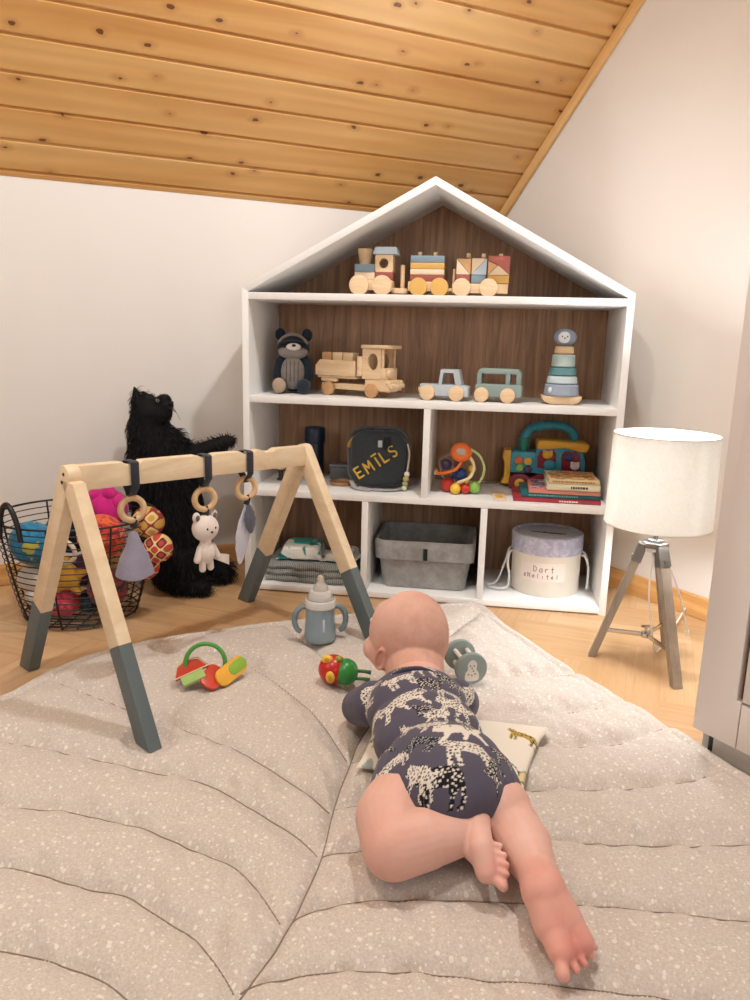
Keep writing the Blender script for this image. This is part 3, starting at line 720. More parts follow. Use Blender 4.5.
def mat_height(P):
    P = np.asarray(P, float)
    ds = seg_dist(P, SEG); de = seg_dist(P, OA)
    puff = 1-np.exp(-np.minimum(ds, .25)/.018)
    puff2 = 1-np.exp(-np.abs(de-.028)/.010)                # binding seam just inside the edge
    edge = np.sqrt(np.clip(1-(1-np.clip(de/.022, 0, 1))**2, 0, 1))
    wr = np.array([noise.noise(V((x*9, y*9, 1.3)))*.5 + noise.noise(V((x*26, y*19, 5.1)))*.5 + noise.noise(V((x*60, y*45, 2.)))*.22 for x, y in P])
    near = np.exp(-ds/.045)
    rip = np.array([noise.noise(V((x*34+y*12, y*15-x*6, 9.))) for x, y in P])
    h = .006 + .020*puff*(.55+.45*puff2) + (.005+.004*near)*wr*np.clip(ds/.012, .15, 1) + .0075*rip*np.exp(-((ds-.022)/.022)**2)
    h = h*edge
    for q, r_, z_ in PRESS: h = np.minimum(h, z_+np.maximum(0, np.hypot(P[:, 0]-q.x, P[:, 1]-q.y)-r_)*.7)
    return np.maximum(h, 0.0)
def mh(x, y): return float(mat_height([[x, y]])[0])
def mat_at(px, py):
    """sight line meets the mat surface"""
    z = .02
    for _ in range(4):
        P = at(px, py, z); z = mh(P.x, P.y)
    return at(px, py, z)
CEN = V((-.02, .95, 0)); NR = 270
NB_ = 800
# resample outline evenly by angle-free arclength
acc = [0]
for a, b in zip(OUT, OUT[1:]+OUT[:1]): acc.append(acc[-1]+(b-a).length)
ring = []
loopP = OUT+OUT[:1]; j = 0
for k in range(NB_):
    s = acc[-1]*k/NB_
    while acc[j+1] < s: j += 1
    tt = (s-acc[j])/(acc[j+1]-acc[j]); q = loopP[j].lerp(loopP[j+1], tt); ring.append(q)
pts = []
for i in range(1, NR+1):
    f = 1-(1-i/NR)**1.15
    for q in ring:
        # slight wave of the free edge
        pts.append(CEN.lerp(q, f))
PA = np.array([[p.x, p.y] for p in pts]); HZ = mat_height(PA)
body_bvh = bvh_of([baby, suit, cu])
for i_p in range(len(PA)):
    x_, y_ = PA[i_p]
    if -.1 < x_ < .35 and .6 < y_ < 1.5:
        hit = body_bvh.ray_cast(V((x_, y_, -.2)), V((0, 0, 1)), .5)[0]
        if hit is not None and hit.z-.003 < HZ[i_p]: HZ[i_p] = max(hit.z-.003, .003)
bm = B()
c0 = bm.verts.new((CEN.x, CEN.y, mh(CEN.x, CEN.y)))
R_ = []
for i in range(NR):
    R_.append([bm.verts.new((PA[i*NB_+k, 0], PA[i*NB_+k, 1], max(HZ[i*NB_+k], .0022))) for k in range(NB_)])
low = [bm.verts.new((v_.co.x, v_.co.y, .0006)) for v_ in R_[-1]]
for k in range(NB_):
    j = (k+1) % NB_
    bm.faces.new((c0, R_[0][k], R_[0][j]))
    for i in range(NR-1): bm.faces.new((R_[i][k], R_[i+1][k], R_[i+1][j], R_[i][j]))
    bm.faces.new((R_[-1][k], low[k], low[j], R_[-1][j]))
bm.faces.new(low[::-1])
t = NT('dotted_quilt_cotton'); v = t.coords()
nz = t.n('ShaderNodeTexNoise'); t.l(v, nz.inputs['Vector']); nz.inputs['Scale'].default_value = 60
ad = t.n('ShaderNodeVectorMath', operation='SCALE'); t.l(nz.outputs['Color'], ad.inputs[0]); ad.inputs['Scale'].default_value = .006
ad2 = t.n('ShaderNodeVectorMath', operation='ADD'); t.l(v, ad2.inputs[0]); t.l(ad.outputs[0], ad2.inputs[1])
dots = None
for sc_, hi in ((66, .20), (105, .15)):
    vo = t.n('ShaderNodeTexVoronoi', voronoi_dimensions='2D'); vo.inputs['Scale'].default_value = sc_; vo.inputs['Randomness'].default_value = .9; t.l(ad2.outputs[0], vo.inputs['Vector'])
    sp_ = t.n('ShaderNodeSeparateColor'); t.l(vo.outputs['Color'], sp_.inputs[0])
    d_ = t.math('LESS_THAN', vo.outputs['Distance'], t.math('MULTIPLY', sp_.outputs[0], hi))
    dots = d_ if dots is None else t.math('MAXIMUM', dots, d_)
bc = t.ramp(t.noise(v, 300, 2), [(.35, '#c5b9ae'), (.65, '#d3c9c0')])
t.col(t.mix(t.math('MULTIPLY', dots, .62), bc, '#efe9df')); t.set(Roughness=.95, Sheen_Weight=.15); t.b.inputs['Specular IOR Level'].default_value = .15
hb = t.math('ADD', t.math('MULTIPLY', t.noise(v, 75, 4, .6), 1.0), t.math('MULTIPLY', t.noise(v, 600, 2), .15)); t.bump(hb, .35, .006)
qm = obj('quilted_play_mat', bm, t.m, None, True, angle=80)
M_thread = fabric('seam_thread', '#8f7f72', .1, 200)
for i, S_ in enumerate(SEAMS):
    S_ = [q for q in S_ if q.y > .3 and abs(q.x) < .9]
    PP = []
    for a, b in zip(S_[:-1], S_[1:]):
        n_ = max(1, int((b-a).length/.006)); PP += [a.lerp(b, k/n_) for k in range(n_)]
    if len(PP) < 3: continue
    PA2 = np.array([[q.x, q.y] for q in PP]); ins = np.zeros(len(PP), bool); OX = [(q.x, q.y) for q in OUT]
    for k in range(len(OX)):
        (x0, y0), (x1, y1) = OX[k], OX[k-1]; ins ^= ((y0 > PA2[:, 1]) != (y1 > PA2[:, 1])) & (PA2[:, 0] < (x1-x0)*(PA2[:, 1]-y0)/((y1-y0)+1e-12)+x0)
    Hs = mat_height(PA2); ok = ins & (seg_dist(PA2, OA) > .012)
    Q = [V((q.x, q.y, h_+.0012)) for q, h_, k in zip(PP, Hs, ok) if k]
    if len(Q) > 3: bm = B(); tube(bm, Q, .0011, 5); obj('stitched_seam', bm, M_thread, qm)
tag(qm, 'large leaf-shaped quilted play mat, beige with small white dots, under the baby', 'play mat')
# ================================================================== WARDROBE
M_ward = plain('wardrobe_lacquer', '#e2d9d4', .5, .01, 6); M_groove = plain('bronze_groove', '#8a6b50', .5, .05, 20, 0, .3)
M_plinth = plain('plinth_grey', '#c9c4bd', .5, .02, 8)
W0 = on_plane(692.3, 728, V((.573, 1.2268, 0)), nR); W0 = V((W0.x, W0.y, 0))
wr = thing('wardrobe', 'tall beige-grey fitted wardrobe standing against the right wall', 'wardrobe', W0, math.atan2(wd.y, wd.x))
# local x along wd, local y = left normal of wd -> into the wall (nR)?
sgn = 1 if V((-wd.y, wd.x, 0)).dot(nR) > 0 else -1
def wbox(name, s0, s1, d0, d1, z0, z1, m, parent=wr, bev=.0015):
    bm = B(); box(bm, ((s0+s1)/2, sgn*(d0+d1)/2, (z0+z1)/2), (s1-s0, abs(d1-d0), z1-z0), bev); return obj(name, bm, m, parent)
HWd = 2.06
wbox('carcass', .002, 1.7, .022, .585, .052, HWd, M_ward)
zg = .1356
fp = B(); prism(fp, [(0, .052), (.0806, .052), (.0806, zg), (.0722, zg), (.0722, HWd-.3), (.0806, HWd-.3), (.0806, HWd), (0, HWd)], .02, .001, Matrix.Translation((0, sgn*.011, 0))); obj('filler_panel', fp, M_ward, wr)
wbox('handle_groove', .0722, .084, .014, .021, zg, HWd-.3, M_groove)
wbox('drawer_front', .0826, .62, .0, .02, .052, zg-.003, M_ward); d_ = wbox('door', .0826, .62, .0, .02, zg+.002, HWd, M_ward)
wbox('door', .6225, 1.16, .0, .02, .052, HWd, M_ward); wbox('door', 1.1625, 1.7, .0, .02, .052, HWd, M_ward)
wbox('plinth', .028, 1.7, .022, .04, 0, .05, M_plinth); wbox('plinth_bracket', .018, .027, .024, .05, 0, .051, M_dark)
wbox('end_foot', .002, .016, .03, .57, 0, .052, M_plinth)
# ================================================================== TABLE LAMP
fL, fF, fB = at(589, 655), at(678, 689), at(668, 646)
lc = (fL+fF+fB)/3; lc.x -= .004
M_shade = NT('lamp_shade_linen'); v = M_shade.coords()
M_shade.col(M_shade.ramp(M_shade.noise(v, 160, 2), [(.3, '#f4f1ea'), (.7, '#fbf9f4')])); M_shade.set(Roughness=.9, Transmission_Weight=0); M_shade.b.inputs['Specular IOR Level'].default_value = .1
tr = M_shade.n('ShaderNodeBsdfTranslucent'); tr.inputs[0].default_value = lin('#fbfaf6'); mx = M_shade.n('ShaderNodeMixShader'); mx.inputs[0].default_value = .22
M_shade.l(M_shade.b.outputs[0], mx.inputs[1]); M_shade.l(tr.outputs[0], mx.inputs[2]); M_shade.l(mx.outputs[0], M_shade.o.inputs[0]); M_shade = M_shade.m
M_steel = plain('brushed_steel', '#8d8a86', .35, .05, 40, 0, .9); M_chrome = plain('chrome', '#c9c9c9', .15, .02, 20, 0, 1)
M_greyw = woodm('grey_stained_wood', '#8d7f70', '#a99c8d', (40, 40, 3), .5, .05, 2); M_cordw = plain('white_cable', '#f0efec', .45, .02)
lp = thing('table_lamp', 'tripod lamp with round white fabric shade standing on the floor between bookcase and wardrobe', 'lamp', (lc.x, lc.y, 0))
def L(p): return V(p)-V((lc.x, lc.y, 0))
hubz = at_depth(658, 545, lc.y).z; zb = at_depth(658, 524, lc.y).z; zt = at_depth(668, 434, lc.y).z
bm = B(); cyl(bm, (0, 0, hubz-.012), (0, 0, hubz+.008), .030, .030, 6, .003); cyl(bm, (0, 0, hubz+.008), (0, 0, hubz+.014), .018, .018, 20, .002); obj('hub', bm, M_chrome, lp)
bm = B(); cyl(bm, (0, 0, hubz+.013), (0, 0, zb+.03), .005); cyl(bm, (0, 0, zb+.01), (0, 0, zb+.045), .013, .013, 20, .002); obj('lamp_holder', bm, M_steel, lp)
M_bulb = NT('lit_bulb'); M_bulb.b.inputs['Emission Color'].default_value = (.90, .95, 1, 1); M_bulb.b.inputs['Emission Strength'].default_value = 400; M_bulb.col('#ffffff')
bm = B(); lathe(bm, [(.006, zb+.045), (.012, zb+.05), (.024, zb+.075), (.026, zb+.09), (.02, zb+.108), (.008, zb+.117), (.0005, zb+.119)]); obj('bulb', bm, M_bulb.m, lp)
rt, rb = .109, .1135
bm = B(); n = 64
def circ(r, z): return [V((r*math.cos(2*PI*k/n), r*math.sin(2*PI*k/n), z)) for k in range(n)]
rings(bm, [circ(rb, zb), circ(rb*.5+rt*.5, (zb+zt)/2), circ(rt, zt), circ(rt-.0012, zt), circ(rb*.5+rt*.5-.0012, (zb+zt)/2), circ(rb-.0012, zb)], False, True); sh = obj('shade', bm, M_shade, lp)
for z_, r_ in ((zb+.001, rb), (zt-.001, rt)):
    bm = B(); torus(bm, (0, 0, z_), r_, .0016, n=64, m=6); obj('shade_rim', bm, plain('shade_binding', '#efeae0', .8), sh)
bm = B()
for k in range(3): a = 2*PI*k/3; cyl(bm, (.012*math.cos(a), .012*math.sin(a), zb+.03), ((rt-.002)*math.cos(a), (rt-.002)*math.sin(a), zb+.03), .0012, n=6)
obj('shade_carrier', bm, M_steel, sh)
for q in (fL, fF, fB):
    q = L(q); d = V((q.x, q.y, 0)).normalized(); tp = d*.034+V((0, 0, hubz-.028)); bt = q-d*.006+V((0, 0, 0))
    ax = (tp-bt).normalized(); side = ax.cross(up).normalized(); nn = side.cross(ax)
    def sec(c, a, b, flatz=None):
        P = [c+side*sx*a+nn*sy*b for sx, sy in ((-1, -1), (1, -1), (1, 1), (-1, 1))]
        if flatz is not None: P = [pp - ax*((pp.z-flatz)/ax.z) for pp in P]
        return P
    bm = B(); rings(bm, [sec(bt, .0105, .0075, 0), sec(tp, .0115, .0085)]); lg = obj('leg', bm, M_greyw, lp, False)
    bm = B(); c0_ = tp-ax*.012; 
    rings(bm, [sec(c0_, .0135, .0105), sec(tp+ax*.03, .012, .0095)])
    for sx in (-1, 1): cyl(bm, c0_+ax*.01+nn*.0105, c0_+ax*.01+nn*.0125, .0035, n=10)
    obj('leg_bracket', bm, M_steel, lg)
br = [L(q)*(1) for q in (fL, fF, fB)]
hub2 = V((0, 0, .068))
bm = B(); cyl(bm, hub2-V((0, 0, .006)), hub2+V((0, 0, .006)), .010, .010, 16, .001)
for q in br:
    d = V((q.x, q.y, 0)); R0 = d.length; d.normalize(); tp = V((0, 0, 0)); f = .068/hubz
    rr_ = (R0-.006)*(1-f)+.034*f
    tube(bm, [hub2+d*.008, d*(rr_-.004)+V((0, 0, .068))], .005, 6, flat=(.0022, .006))
cyl(bm, hub2+V((0, 0, .006)), hub2+V((0, 0, .022)), .003, n=10); cyl(bm, hub2+V((-.012, 0, .02)), hub2+V((.012, 0, .02)), .003, n=8); obj('spreader', bm, M_chrome, lp)
pw = L(at(703, 606, .03))
bm = B(); tube(bm, [(0, -.004, hubz-.012), (-.008, -.012, hubz-.07), (-.004, -.014, hubz-.14), (.012, -.006, .075), (.03, .014, .03), (.05, .05, .006), (.09, .11, .004), (pw.x-.03, pw.y+.03, .02)], .0021, 6, sub=8); obj('cable', bm, M_cordw, lp)
bm = B(); tube(bm, [(.02, .01, hubz-.022), (.05, .02, hubz-.06), (.085, .03, hubz-.14), (.105, .035, hubz-.2), (.112, .04, hubz-.215)], .0021, 6, sub=8); cyl(bm, (.112, .04, hubz-.215), (.113, .041, hubz-.228), .004, n=8); obj('switch_cable', bm, M_cordw, lp)
# ================================================================== PLAY GYM
M_birch = woodm('birch', '#dcc3a0', '#e9d4b4', (14, 14, 40), .5, .03, 4); M_gpaint = plain('slate_grey_paint', '#5f6a6c', .5, .03, 10)
gA = at(149, 746, .0125); gB = at(29.5, 667); gC = at(246, 600); 
gD = V((gC.x+(gA.x-gB.x), gC.y+(gA.y-gB.y), 0)); gD.z = max(mh(gD.x+a_, gD.y+b_) for a_ in (-.025, 0, .025) for b_ in (-.025, 0, .025))+.001
aD = V((gA.x-gB.x, gA.y-gB.y, 0)); span = aD.length; aD.normalize()
barD = V((gC.x-gB.x, gC.y-gB.y, 0)); blen = barD.length; barD.normalize()
print('gym span', span, 'len', blen, 'angle', math.degrees(aD.angle(barD)), 'D px', proj(gD))
mid1 = (gA+gB)/2; mid1.z = 0; mid2 = (gC+gD)/2; mid2.z = 0
# apex height from the photograph
def solve_h(mid, py):
    lo, hi = .1, .8
    for _ in range(40):
        m_ = (lo+hi)/2
        if proj(mid+up*m_)[1] > py: lo = m_
        else: hi = m_
    return lo
ha, hb = solve_h(mid1, 463), solve_h(mid2, 443)
print('apex', ha, hb, proj(mid1+up*ha), proj(mid2+up*hb))
GH = (ha+hb)/2
gym = thing('baby_play_gym', 'wooden A-frame baby play gym with slate grey painted feet, straddling the mat edge', 'play gym', mid1)
GW, GT = .040, .026
def frame(mid, fa, fb, outer_sign, apexh):
    """two legs; coordinates in the frame plane (a along aD, z). fa/fb: feet"""
    M = Matrix(((aD.x, barD.x, 0, mid.x-mid1.x), (aD.y, barD.y, 0, mid.y-mid1.y), (0, 0, 1, 0), (0, 0, 0, 1)))
    for foot, full in ((fa, outer_sign > 0), (fb, outer_sign < 0)):
        a = (foot-mid).dot(aD); z0 = foot.z+.0005
        s = 1 if a > 0 else -1
        top = V((-s*.006 if full else s*.012, 0, apexh-GW*.55)); bot = V((a, 0, z0)); ax = (top-bot).normalized(); pn = V((ax.z, 0, -ax.x))
        if pn.x < 0: pn = -pn
        def lineat(z, o): q = bot+pn*o; tt = (z-q.z)/ax.z; return q+ax*tt
        hw = GW/2
        e0, e1 = lineat(z0, -hw), lineat(z0, hw)
        tot = (top-bot).length; fr = .36
        b0, b1 = e0+ax*tot*fr, e1+ax*tot*fr
        mdl = (bot+ax*tot*fr); b0, b1 = mdl-pn*hw, mdl+pn*hw
        if full:
            cap_ = [top+pn*hw*math.cos(x)+ax*hw*math.sin(x)*1.0 for x in [PI*k/10 for k in range(11)]]
            wood = [b0, b1]+cap_
        else:
            # butts against the full leg: cut along its line
            wood = [b0, b1, top+pn*hw*1 + ax*(.006 if s < 0 else -.022), top-pn*hw + ax*(-.022 if s < 0 else .006)]
        bm = B(); prism(bm, [(q.x, q.z) for q in wood], GT, .0025, M); lg = obj('leg', bm, M_birch, gym)
        bm = B(); prism(bm, [(q.x, q.z) for q in (e0, e1, b1, b0)], GT+.0006, .0025, M); obj('painted_foot', bm, M_gpaint, lg, label='slate grey painted lower end of a leg')
        if full:
            for dz in (.004, -.014):
                bm = B(); c_ = top+ax*dz
                sg = -1 if mid is mid1 else 1
                cyl(bm, (c_.x, sg*(GT/2), c_.z), (c_.x, sg*(GT/2+.0012), c_.z), .0032, n=12); xf(bm, 0, M); obj('screw', bm, M_dark, lg)
# near frame: leg to B is full length; far frame: leg to D is full length
frame(mid1, gA, gB, -1, ha); frame(mid2, gD, gC, 1, hb)
BT = ha-.003
barl = (mid2-mid1).length
BH = .047
def bart(s): return BT + (hb-ha)*s/barl
prof = []
stations = []
def solve_s(px):
    lo, hi = 0, barl
    for _ in range(40):
        m_ = (lo+hi)/2
        if proj(mid1+barD*m_+up*BT)[0] < px: lo = m_
        else: hi = m_
    return lo
hang_s = [solve_s(130), solve_s(203.5), solve_s(245.5)]
notch = hang_s + [solve_s(266)]
topl = []
Nn = 90
for k in range(Nn+1):
    s = GT/2 + (barl-GT)*k/Nn; d = min(abs(s-x) for x in notch)
    dip = .006*max(0, min(1, (.021-d)/.006))
    topl.append((s, bart(s)-.002-dip))
botl = [(s, bart(s)-.002-BH) for s in (barl-GT/2, GT/2)]
bm = B(); prism(bm, topl+botl, .024, .002, Matrix(((barD.x, -barD.y, 0, 0), (barD.y, barD.x, 0, 0), (0, 0, 1, 0), (0, 0, 0, 1)))); obj('crossbar', bm, M_birch, gym)
# ------------------------------------------------------------------ hanging toys
M_strap = fabric('slate_strap', '#34363f', .1, 200); M_ringw = woodm('beech_ring', '#c9a276', '#e2c39a', (20, 60, 20), .5, .03, 6)
M_lil = fabric('lilac_grey_velour', '#8e8a9a', .06, 40); M_cream = fabric('cream_plush', '#e4d6cc', .05, 40); M_leafp = fabric('pale_grey_satin', '#c8c6cf', .06, 30); M_dkl = fabric('dark_grey_satin', '#5f606c', .06, 30)
def hanger(name, label, s, py_ring, py_loop):
    base = mid1+barD*s
    zt_ = bart(s)-.008; t_ = thing(name, label, 'hanging toy', (base.x, base.y, zt_), math.atan2(barD.y, barD.x), 'toys hanging from the play gym')
    def zz(py): 
        lo, hi = 0, .7
        for _ in range(40):
            m_ = (lo+hi)/2
            if proj(V((base.x, base.y, m_)))[1] > py: lo = m_
            else: hi = m_
        return lo-zt_
    zr = zz(py_ring)
    bm = B(); hw = .0158; 
    # strap wraps the bar and hangs down in front of it
    b_ = -(BH-.006)-.0045
    tube(bm, [(0, hw, b_), (0, hw, -.01), (0, hw, .003), (0, hw*.6, .0056), (0, -hw*.6, .0056), (0, -hw, .003), (0, -hw, -.01), (0, -hw, b_), (0, -.006, b_-.012), (0, -.0015, b_-.02), (0, 0, zr+.024), (0, .0, zr+.017)], .006, 8, flat=(.0012, .0092)) 
    tube(bm, [(0, hw, b_), (0, .006, b_-.012), (0, .0015, b_-.02)], .006, 8, flat=(.0092, .0012))
    obj('strap', bm, M_strap, t_)
    bm = B(); torus(bm, (0, 0, zr), .0225, .0066, (math.sin(.25), math.cos(.25), 0), 40, 12); obj('wooden_ring', bm, M_ringw, t_)
    bm = B(); tube(bm, [(0, 0, zr-.017), (.002, -.003, zr-.024), (0, 0, zr-.038)], .005, 8, flat=(.003, .007)); obj('tie', bm, M_strap, t_)
    return t_, zz
t1, z1 = hanger('hanging_bell_rattle', 'lilac-grey cone-shaped soft rattle hanging nearest on the play gym bar', hang_s[0], 509, 528)
zc0, zc1 = z1(531), z1(575)
bm = B(); lathe(bm, [(.003, zc0), (.008, zc0-.004), (.015, zc0-.024), (.026, zc0-.05), (.036, zc1+.010), (.0365, zc1+.002), (.032, zc1-.001), (.008, zc1-.002)], (0, 0, 0), 28)
for v_ in bm.verts: v_.co.x *= 1.0; v_.co += V((.0015*math.sin(v_.co.z*140+v_.co.x*60), 0, .002*math.sin(v_.co.x*90)))
obj('cone_body', bm, M_lil, t1)
bm = B(); tube(bm, [(.0, -.006, zc1+.004), (.002, -.008, zc1-.008), (.001, -.008, zc1-.02)], .004, 6, flat=(.006, .0012)); obj('ribbon', bm, fabric('blue_ribbon', '#5c6d8c'), t1)
t2, z2 = hanger('hanging_bear', 'cream plush bear hanging from the middle strap of the play gym', hang_s[1], 499, 514)
zb_ = z2(570); zh = z2(528); zbd = z2(552)
hr = .0315
bm = B(); ell(bm, (0, 0, zh), (hr, hr*.75, hr*.92)); ell(bm, (0, 0, zbd), (.0215, .017, .0265)); capsule(bm, (0, 0, zbd), (0, 0, zh), .012, .013); bodyc = remesh('body', bm, M_cream, t2, .0014, 6)
for sx in (-1, 1):
    bm = B(); ell(bm, (sx*.0225, 0, zh+.026), (.0095, .006, .0118)); ea = obj('ear', bm, M_cream, t2)
    bm = B(); ell(bm, (sx*.0225, -.0045, zh+.0255), (.0055, .0024, .007)); obj('inner_ear', bm, fabric('ear_grey', '#6b6468'), ea)
    bm = B(); capsule(bm, (sx*.017, -.002, zbd+.012), (sx*.0265, -.005, zbd-.012), .0065, .0078, 12); obj('arm', bm, M_cream, t2)
    bm = B(); capsule(bm, (sx*.0095, 0, zbd-.018), (sx*.0105, -.001, zbd-.036), .0078, .0075, 12); obj('leg', bm, M_cream, t2)
    bm = B(); ell(bm, (sx*.0105, -hr*.70, zh+.003), (.0022, .0016, .0026), u=10, v=8); obj('eye', bm, M_dark, t2)
bm = B(); ell(bm, (0, -hr*.75, zh-.005), (.0034, .0018, .0025), u=10, v=8); obj('nose', bm, M_dark, t2)
bm = B(); rings(bm, [[V((.018+.042*f, .0035*sd, zbd-.012-.017*f+w*(.006+.0055*f))) for sd, w in ((-1, -1), (1, -1), (1, 1), (-1, 1))] for f in (0, .3, .7, 1)]); obj('tail', bm, M_cream, t2)
t3, z3 = hanger('hanging_leaves', 'pale and dark grey satin leaves hanging from the strap nearest the bookcase', hang_s[2], 488, 500)
def leaf(name, top, bot, wdt, m, y, lean=0):
    bm = B(); N = 14; L_ = top-bot; rr_ = []
    for k in range(N+1):
        f = k/N; w_ = wdt*max(.02, math.sin(PI*min(1, f*.92+.04))**.8); th_ = .0035*max(.1, math.sin(PI*(f*.94+.03)))
        sc = 1+.06*math.sin(f*28)
        c_ = V((lean*f, y, top-L_*f)); rr_.append([c_+V((w_*sc*math.cos(2*PI*j/16), th_*math.sin(2*PI*j/16), 0)) for j in range(16)])
    rings(bm, rr_)
    o = obj(name, bm, m, t3)
    bm = B(); tube(bm, [(lean*f, y-.0036*math.sin(PI*f)-.0003, top-L_*f) for f in (.06, .3, .5, .7, .94)], .0007, 6); obj('leaf_vein', bm, m, o)
leaf('pale_leaf', z3(505), z3(562), .021, M_leafp, .0, -.02)
leaf('dark_leaf', z3(504), z3(533), .0165, M_dkl, -.009, .006)
# ================================================================== THINGS ON THE BOOKCASE
def stand(name, label, cat, u, v, w, group=None, rz=0):
    return thing(name, label, cat, sw(u, v, w+.0004), YAW+rz, group)
M_nat = woodm('natural_toy_wood', '#d9b48c', '#ecd0aa', (8, 60, 60), .55, .03, 1)
M_blk = {k: rgb('block_'+k, c, .6) for k, c in dict(slate='#7f929f', mustard='#d7a95b', cream='#ead2b4', brick='#9f5347', sky='#c3d2de', rose='#b4655a', tan='#dcae7c').items()}
def yrot(o): return o
# ---------------- stacking train on the top shelf (three coupled pieces)
K = .00066
u0, w0_ = shelf_v(340, 297, .11)
def TX(x): return u0 + x*K
def TZ(y): return (221-y)*K
TD = .058
def wheel(parent, x, z, r, y, m, th=.012, name='wheel'):
    bm = B(); cyl(bm, (x, y-th/2, z), (x, y+th/2, z), r, r, 28, .002); return obj(name, bm, m, parent)
def blk(parent, name, x0, x1, y0, y1, m, d=TD-.004, bev=.0015):
    bm = B(); box(bm, (TX((x0+x1)/2)-O_, 0, TZ((y0+y1)/2)), ((x1-x0)*K-.0004, d, (y1-y0)*K-.0004), bev); return obj(name, bm, m, parent)
def peg(parent, x, y0, y1, r=.0055, m=None):
    bm = B(); cyl(bm, (TX(x)-O_, 0, TZ(y1)), (TX(x)-O_, 0, TZ(y0)), r, r, 14, .0015); return obj('peg', bm, m or M_nat, parent)
G_tr = 'toy train on the top shelf'
def newcar(name, label, xc):
    global O_
    O_ = TX(xc); return stand(name, label, 'toy train', O_, .11, S1, G_tr)
lo = newcar('toy_locomotive', 'wooden toy locomotive with funnel and pale blue cab roof on the top shelf', 140)
blk(lo, 'chassis', 62, 222, 160, 200, M_nat, TD)
bm = B(); cyl(bm, (TX(248)-O_, 0, TZ(210)), (TX(248)-O_, 0, TZ(190)), .024, .024, 28, .002); box(bm, (TX(225)-O_, 0, TZ(196)), (.03, .03, .01), .002); obj('coupling_disc', bm, M_nat, lo)
for x in (88, 182):
    for y in (-1, 1): wheel(lo, TX(x)-O_, .0262, .0262, y*(TD/2+.007), M_nat)
blk(lo, 'block', 66, 149, 130, 160, M_blk['cream']); blk(lo, 'block', 66, 149, 98, 130, M_blk['slate']); blk(lo, 'block', 150, 222, 127, 160, M_blk['brick'])
hx, hz = TX(186)-O_, TZ(95)
ol = []; il = []
cw, ch = 72*K, 67*K
for k in range(32):
    a = 2*PI*k/32; c_, s_ = math.cos(a), math.sin(a); m_ = max(abs(c_)/(cw/2), abs(s_)/(ch/2)); ol.append((hx+c_/m_, hz+s_/m_)); il.append((hx+.0125*c_-.001, hz+.0125*s_))
bm = B(); ring_prism(bm, ol, il, TD-.004); obj('cab', bm, M_nat, lo, True)
bm = B(); prism(bm, [(TX(140)-O_, TZ(60)), (TX(242)-O_, TZ(60)), (TX(234)-O_, TZ(32)), (TX(150)-O_, TZ(32))], TD+.004, .0015); obj('cab_roof', bm, M_blk['sky'], lo)
bm = B(); lathe(bm, [(.0145, TZ(98)), (.015, TZ(90)), (.0205, TZ(42)), (.02, TZ(37)), (.001, TZ(37))], (TX(103)-O_, 0, 0)); obj('funnel', bm, M_nat, lo)
peg(lo, 258, 97, 190, .006)
wa = newcar('toy_wagon', 'wooden toy wagon with mustard wheels and striped stacked blocks, middle of the train', 360)
blk(wa, 'chassis', 285, 440, 163, 200, M_nat, TD)
for x in (328, 412):
    for y in (-1, 1): wheel(wa, TX(x)-O_, .0238, .0238, y*(TD/2+.007), M_blk['mustard'])
for a, b_, c_ in ((137, 163, 'brick'), (115, 137, 'cream'), (90, 115, 'mustard'), (63, 90, 'slate')): blk(wa, 'block', 292, 428, a, b_, M_blk[c_])
for x in (326, 388): peg(wa, x, 46, 63)
bm = B(); box(bm, (TX(449)-O_, 0, TZ(192)), (.016, .02, .008), .001); obj('coupling', bm, M_nat, wa)
wb = newcar('toy_wagon', 'wooden toy wagon with triangle and square blocks, last piece of the train', 565)
blk(wb, 'chassis', 462, 682, 168, 205, M_nat, TD)
for x in (500, 606):
    for y in (-1, 1): wheel(wb, TX(x)-O_, .0238, .0238, y*(TD/2+.007), M_nat)
peg(wb, 466, 110, 168, .004)
blk(wb, 'block', 476, 531, 135, 167, M_blk['brick']); blk(wb, 'block', 535, 593, 135, 167, M_blk['slate']); blk(wb, 'block', 600, 684, 135, 167, M_blk['mustard'])
def tri(pts, m):
    bm = B(); prism(bm, [(TX(x)-O_, TZ(y)) for x, y in pts], TD-.004, .001); obj('block', bm, M_blk[m], wb)
tri([(476, 134), (476, 75), (531, 134)], 'cream'); tri([(477, 74), (532, 74), (532, 133)], 'tan')
tri([(536, 134), (594, 134), (594, 73)], 'sky'); tri([(536, 133), (536, 72), (593, 72)], 'cream')
tri([(600, 134), (684, 134), (640, 98)], 'cream'); tri([(600, 62), (684, 62), (684, 133), (641, 97), (600, 80)], 'rose') ; tri([(600, 82), (600, 133), (638, 98)], 'tan')
for x in (520, 580, 648): peg(wb, x, 50, 66)
# ---------------- raccoon soft toy
K2 = .000605
ur, vr = .0, .0
ur, _w = shelf_v(292, 388, .15)
M_navy = fabric('navy_plush', '#232d38', .12, 50); M_gplush = fabric('grey_plush', '#8b827c', .1, 60); M_wplush = fabric('white_plush', '#d9d4cf', .05, 60); M_tanp = fabric('tan_plush', '#a9927c', .08, 60)
ur += .004
rc = stand('plush_raccoon', 'dark grey raccoon soft toy with white muzzle, left end of the second shelf', 'soft toy', ur, .15, S2, None, .15)
bm = B(); ell(bm, (0, .01, .055), (.046, .036, .056)); ell(bm, (0, .004, .125), (.047, .034, .038)); ell(bm, (0, .012, .095), (.034, .028, .03))
for s in (-1, 1): capsule(bm, (s*.036, 0, .085), (s*.045, -.012, .045), .016, .015); capsule(bm, (s*.03, -.01, .02), (s*.034, -.045, .018), .021, .018)
remesh('body', bm, M_navy, rc, .003, 6)
for s in (-1, 1): bm = B(); ell(bm, (s*.038, .008, .160), (.015, .009, .018)); obj('ear', bm, M_navy, rc)
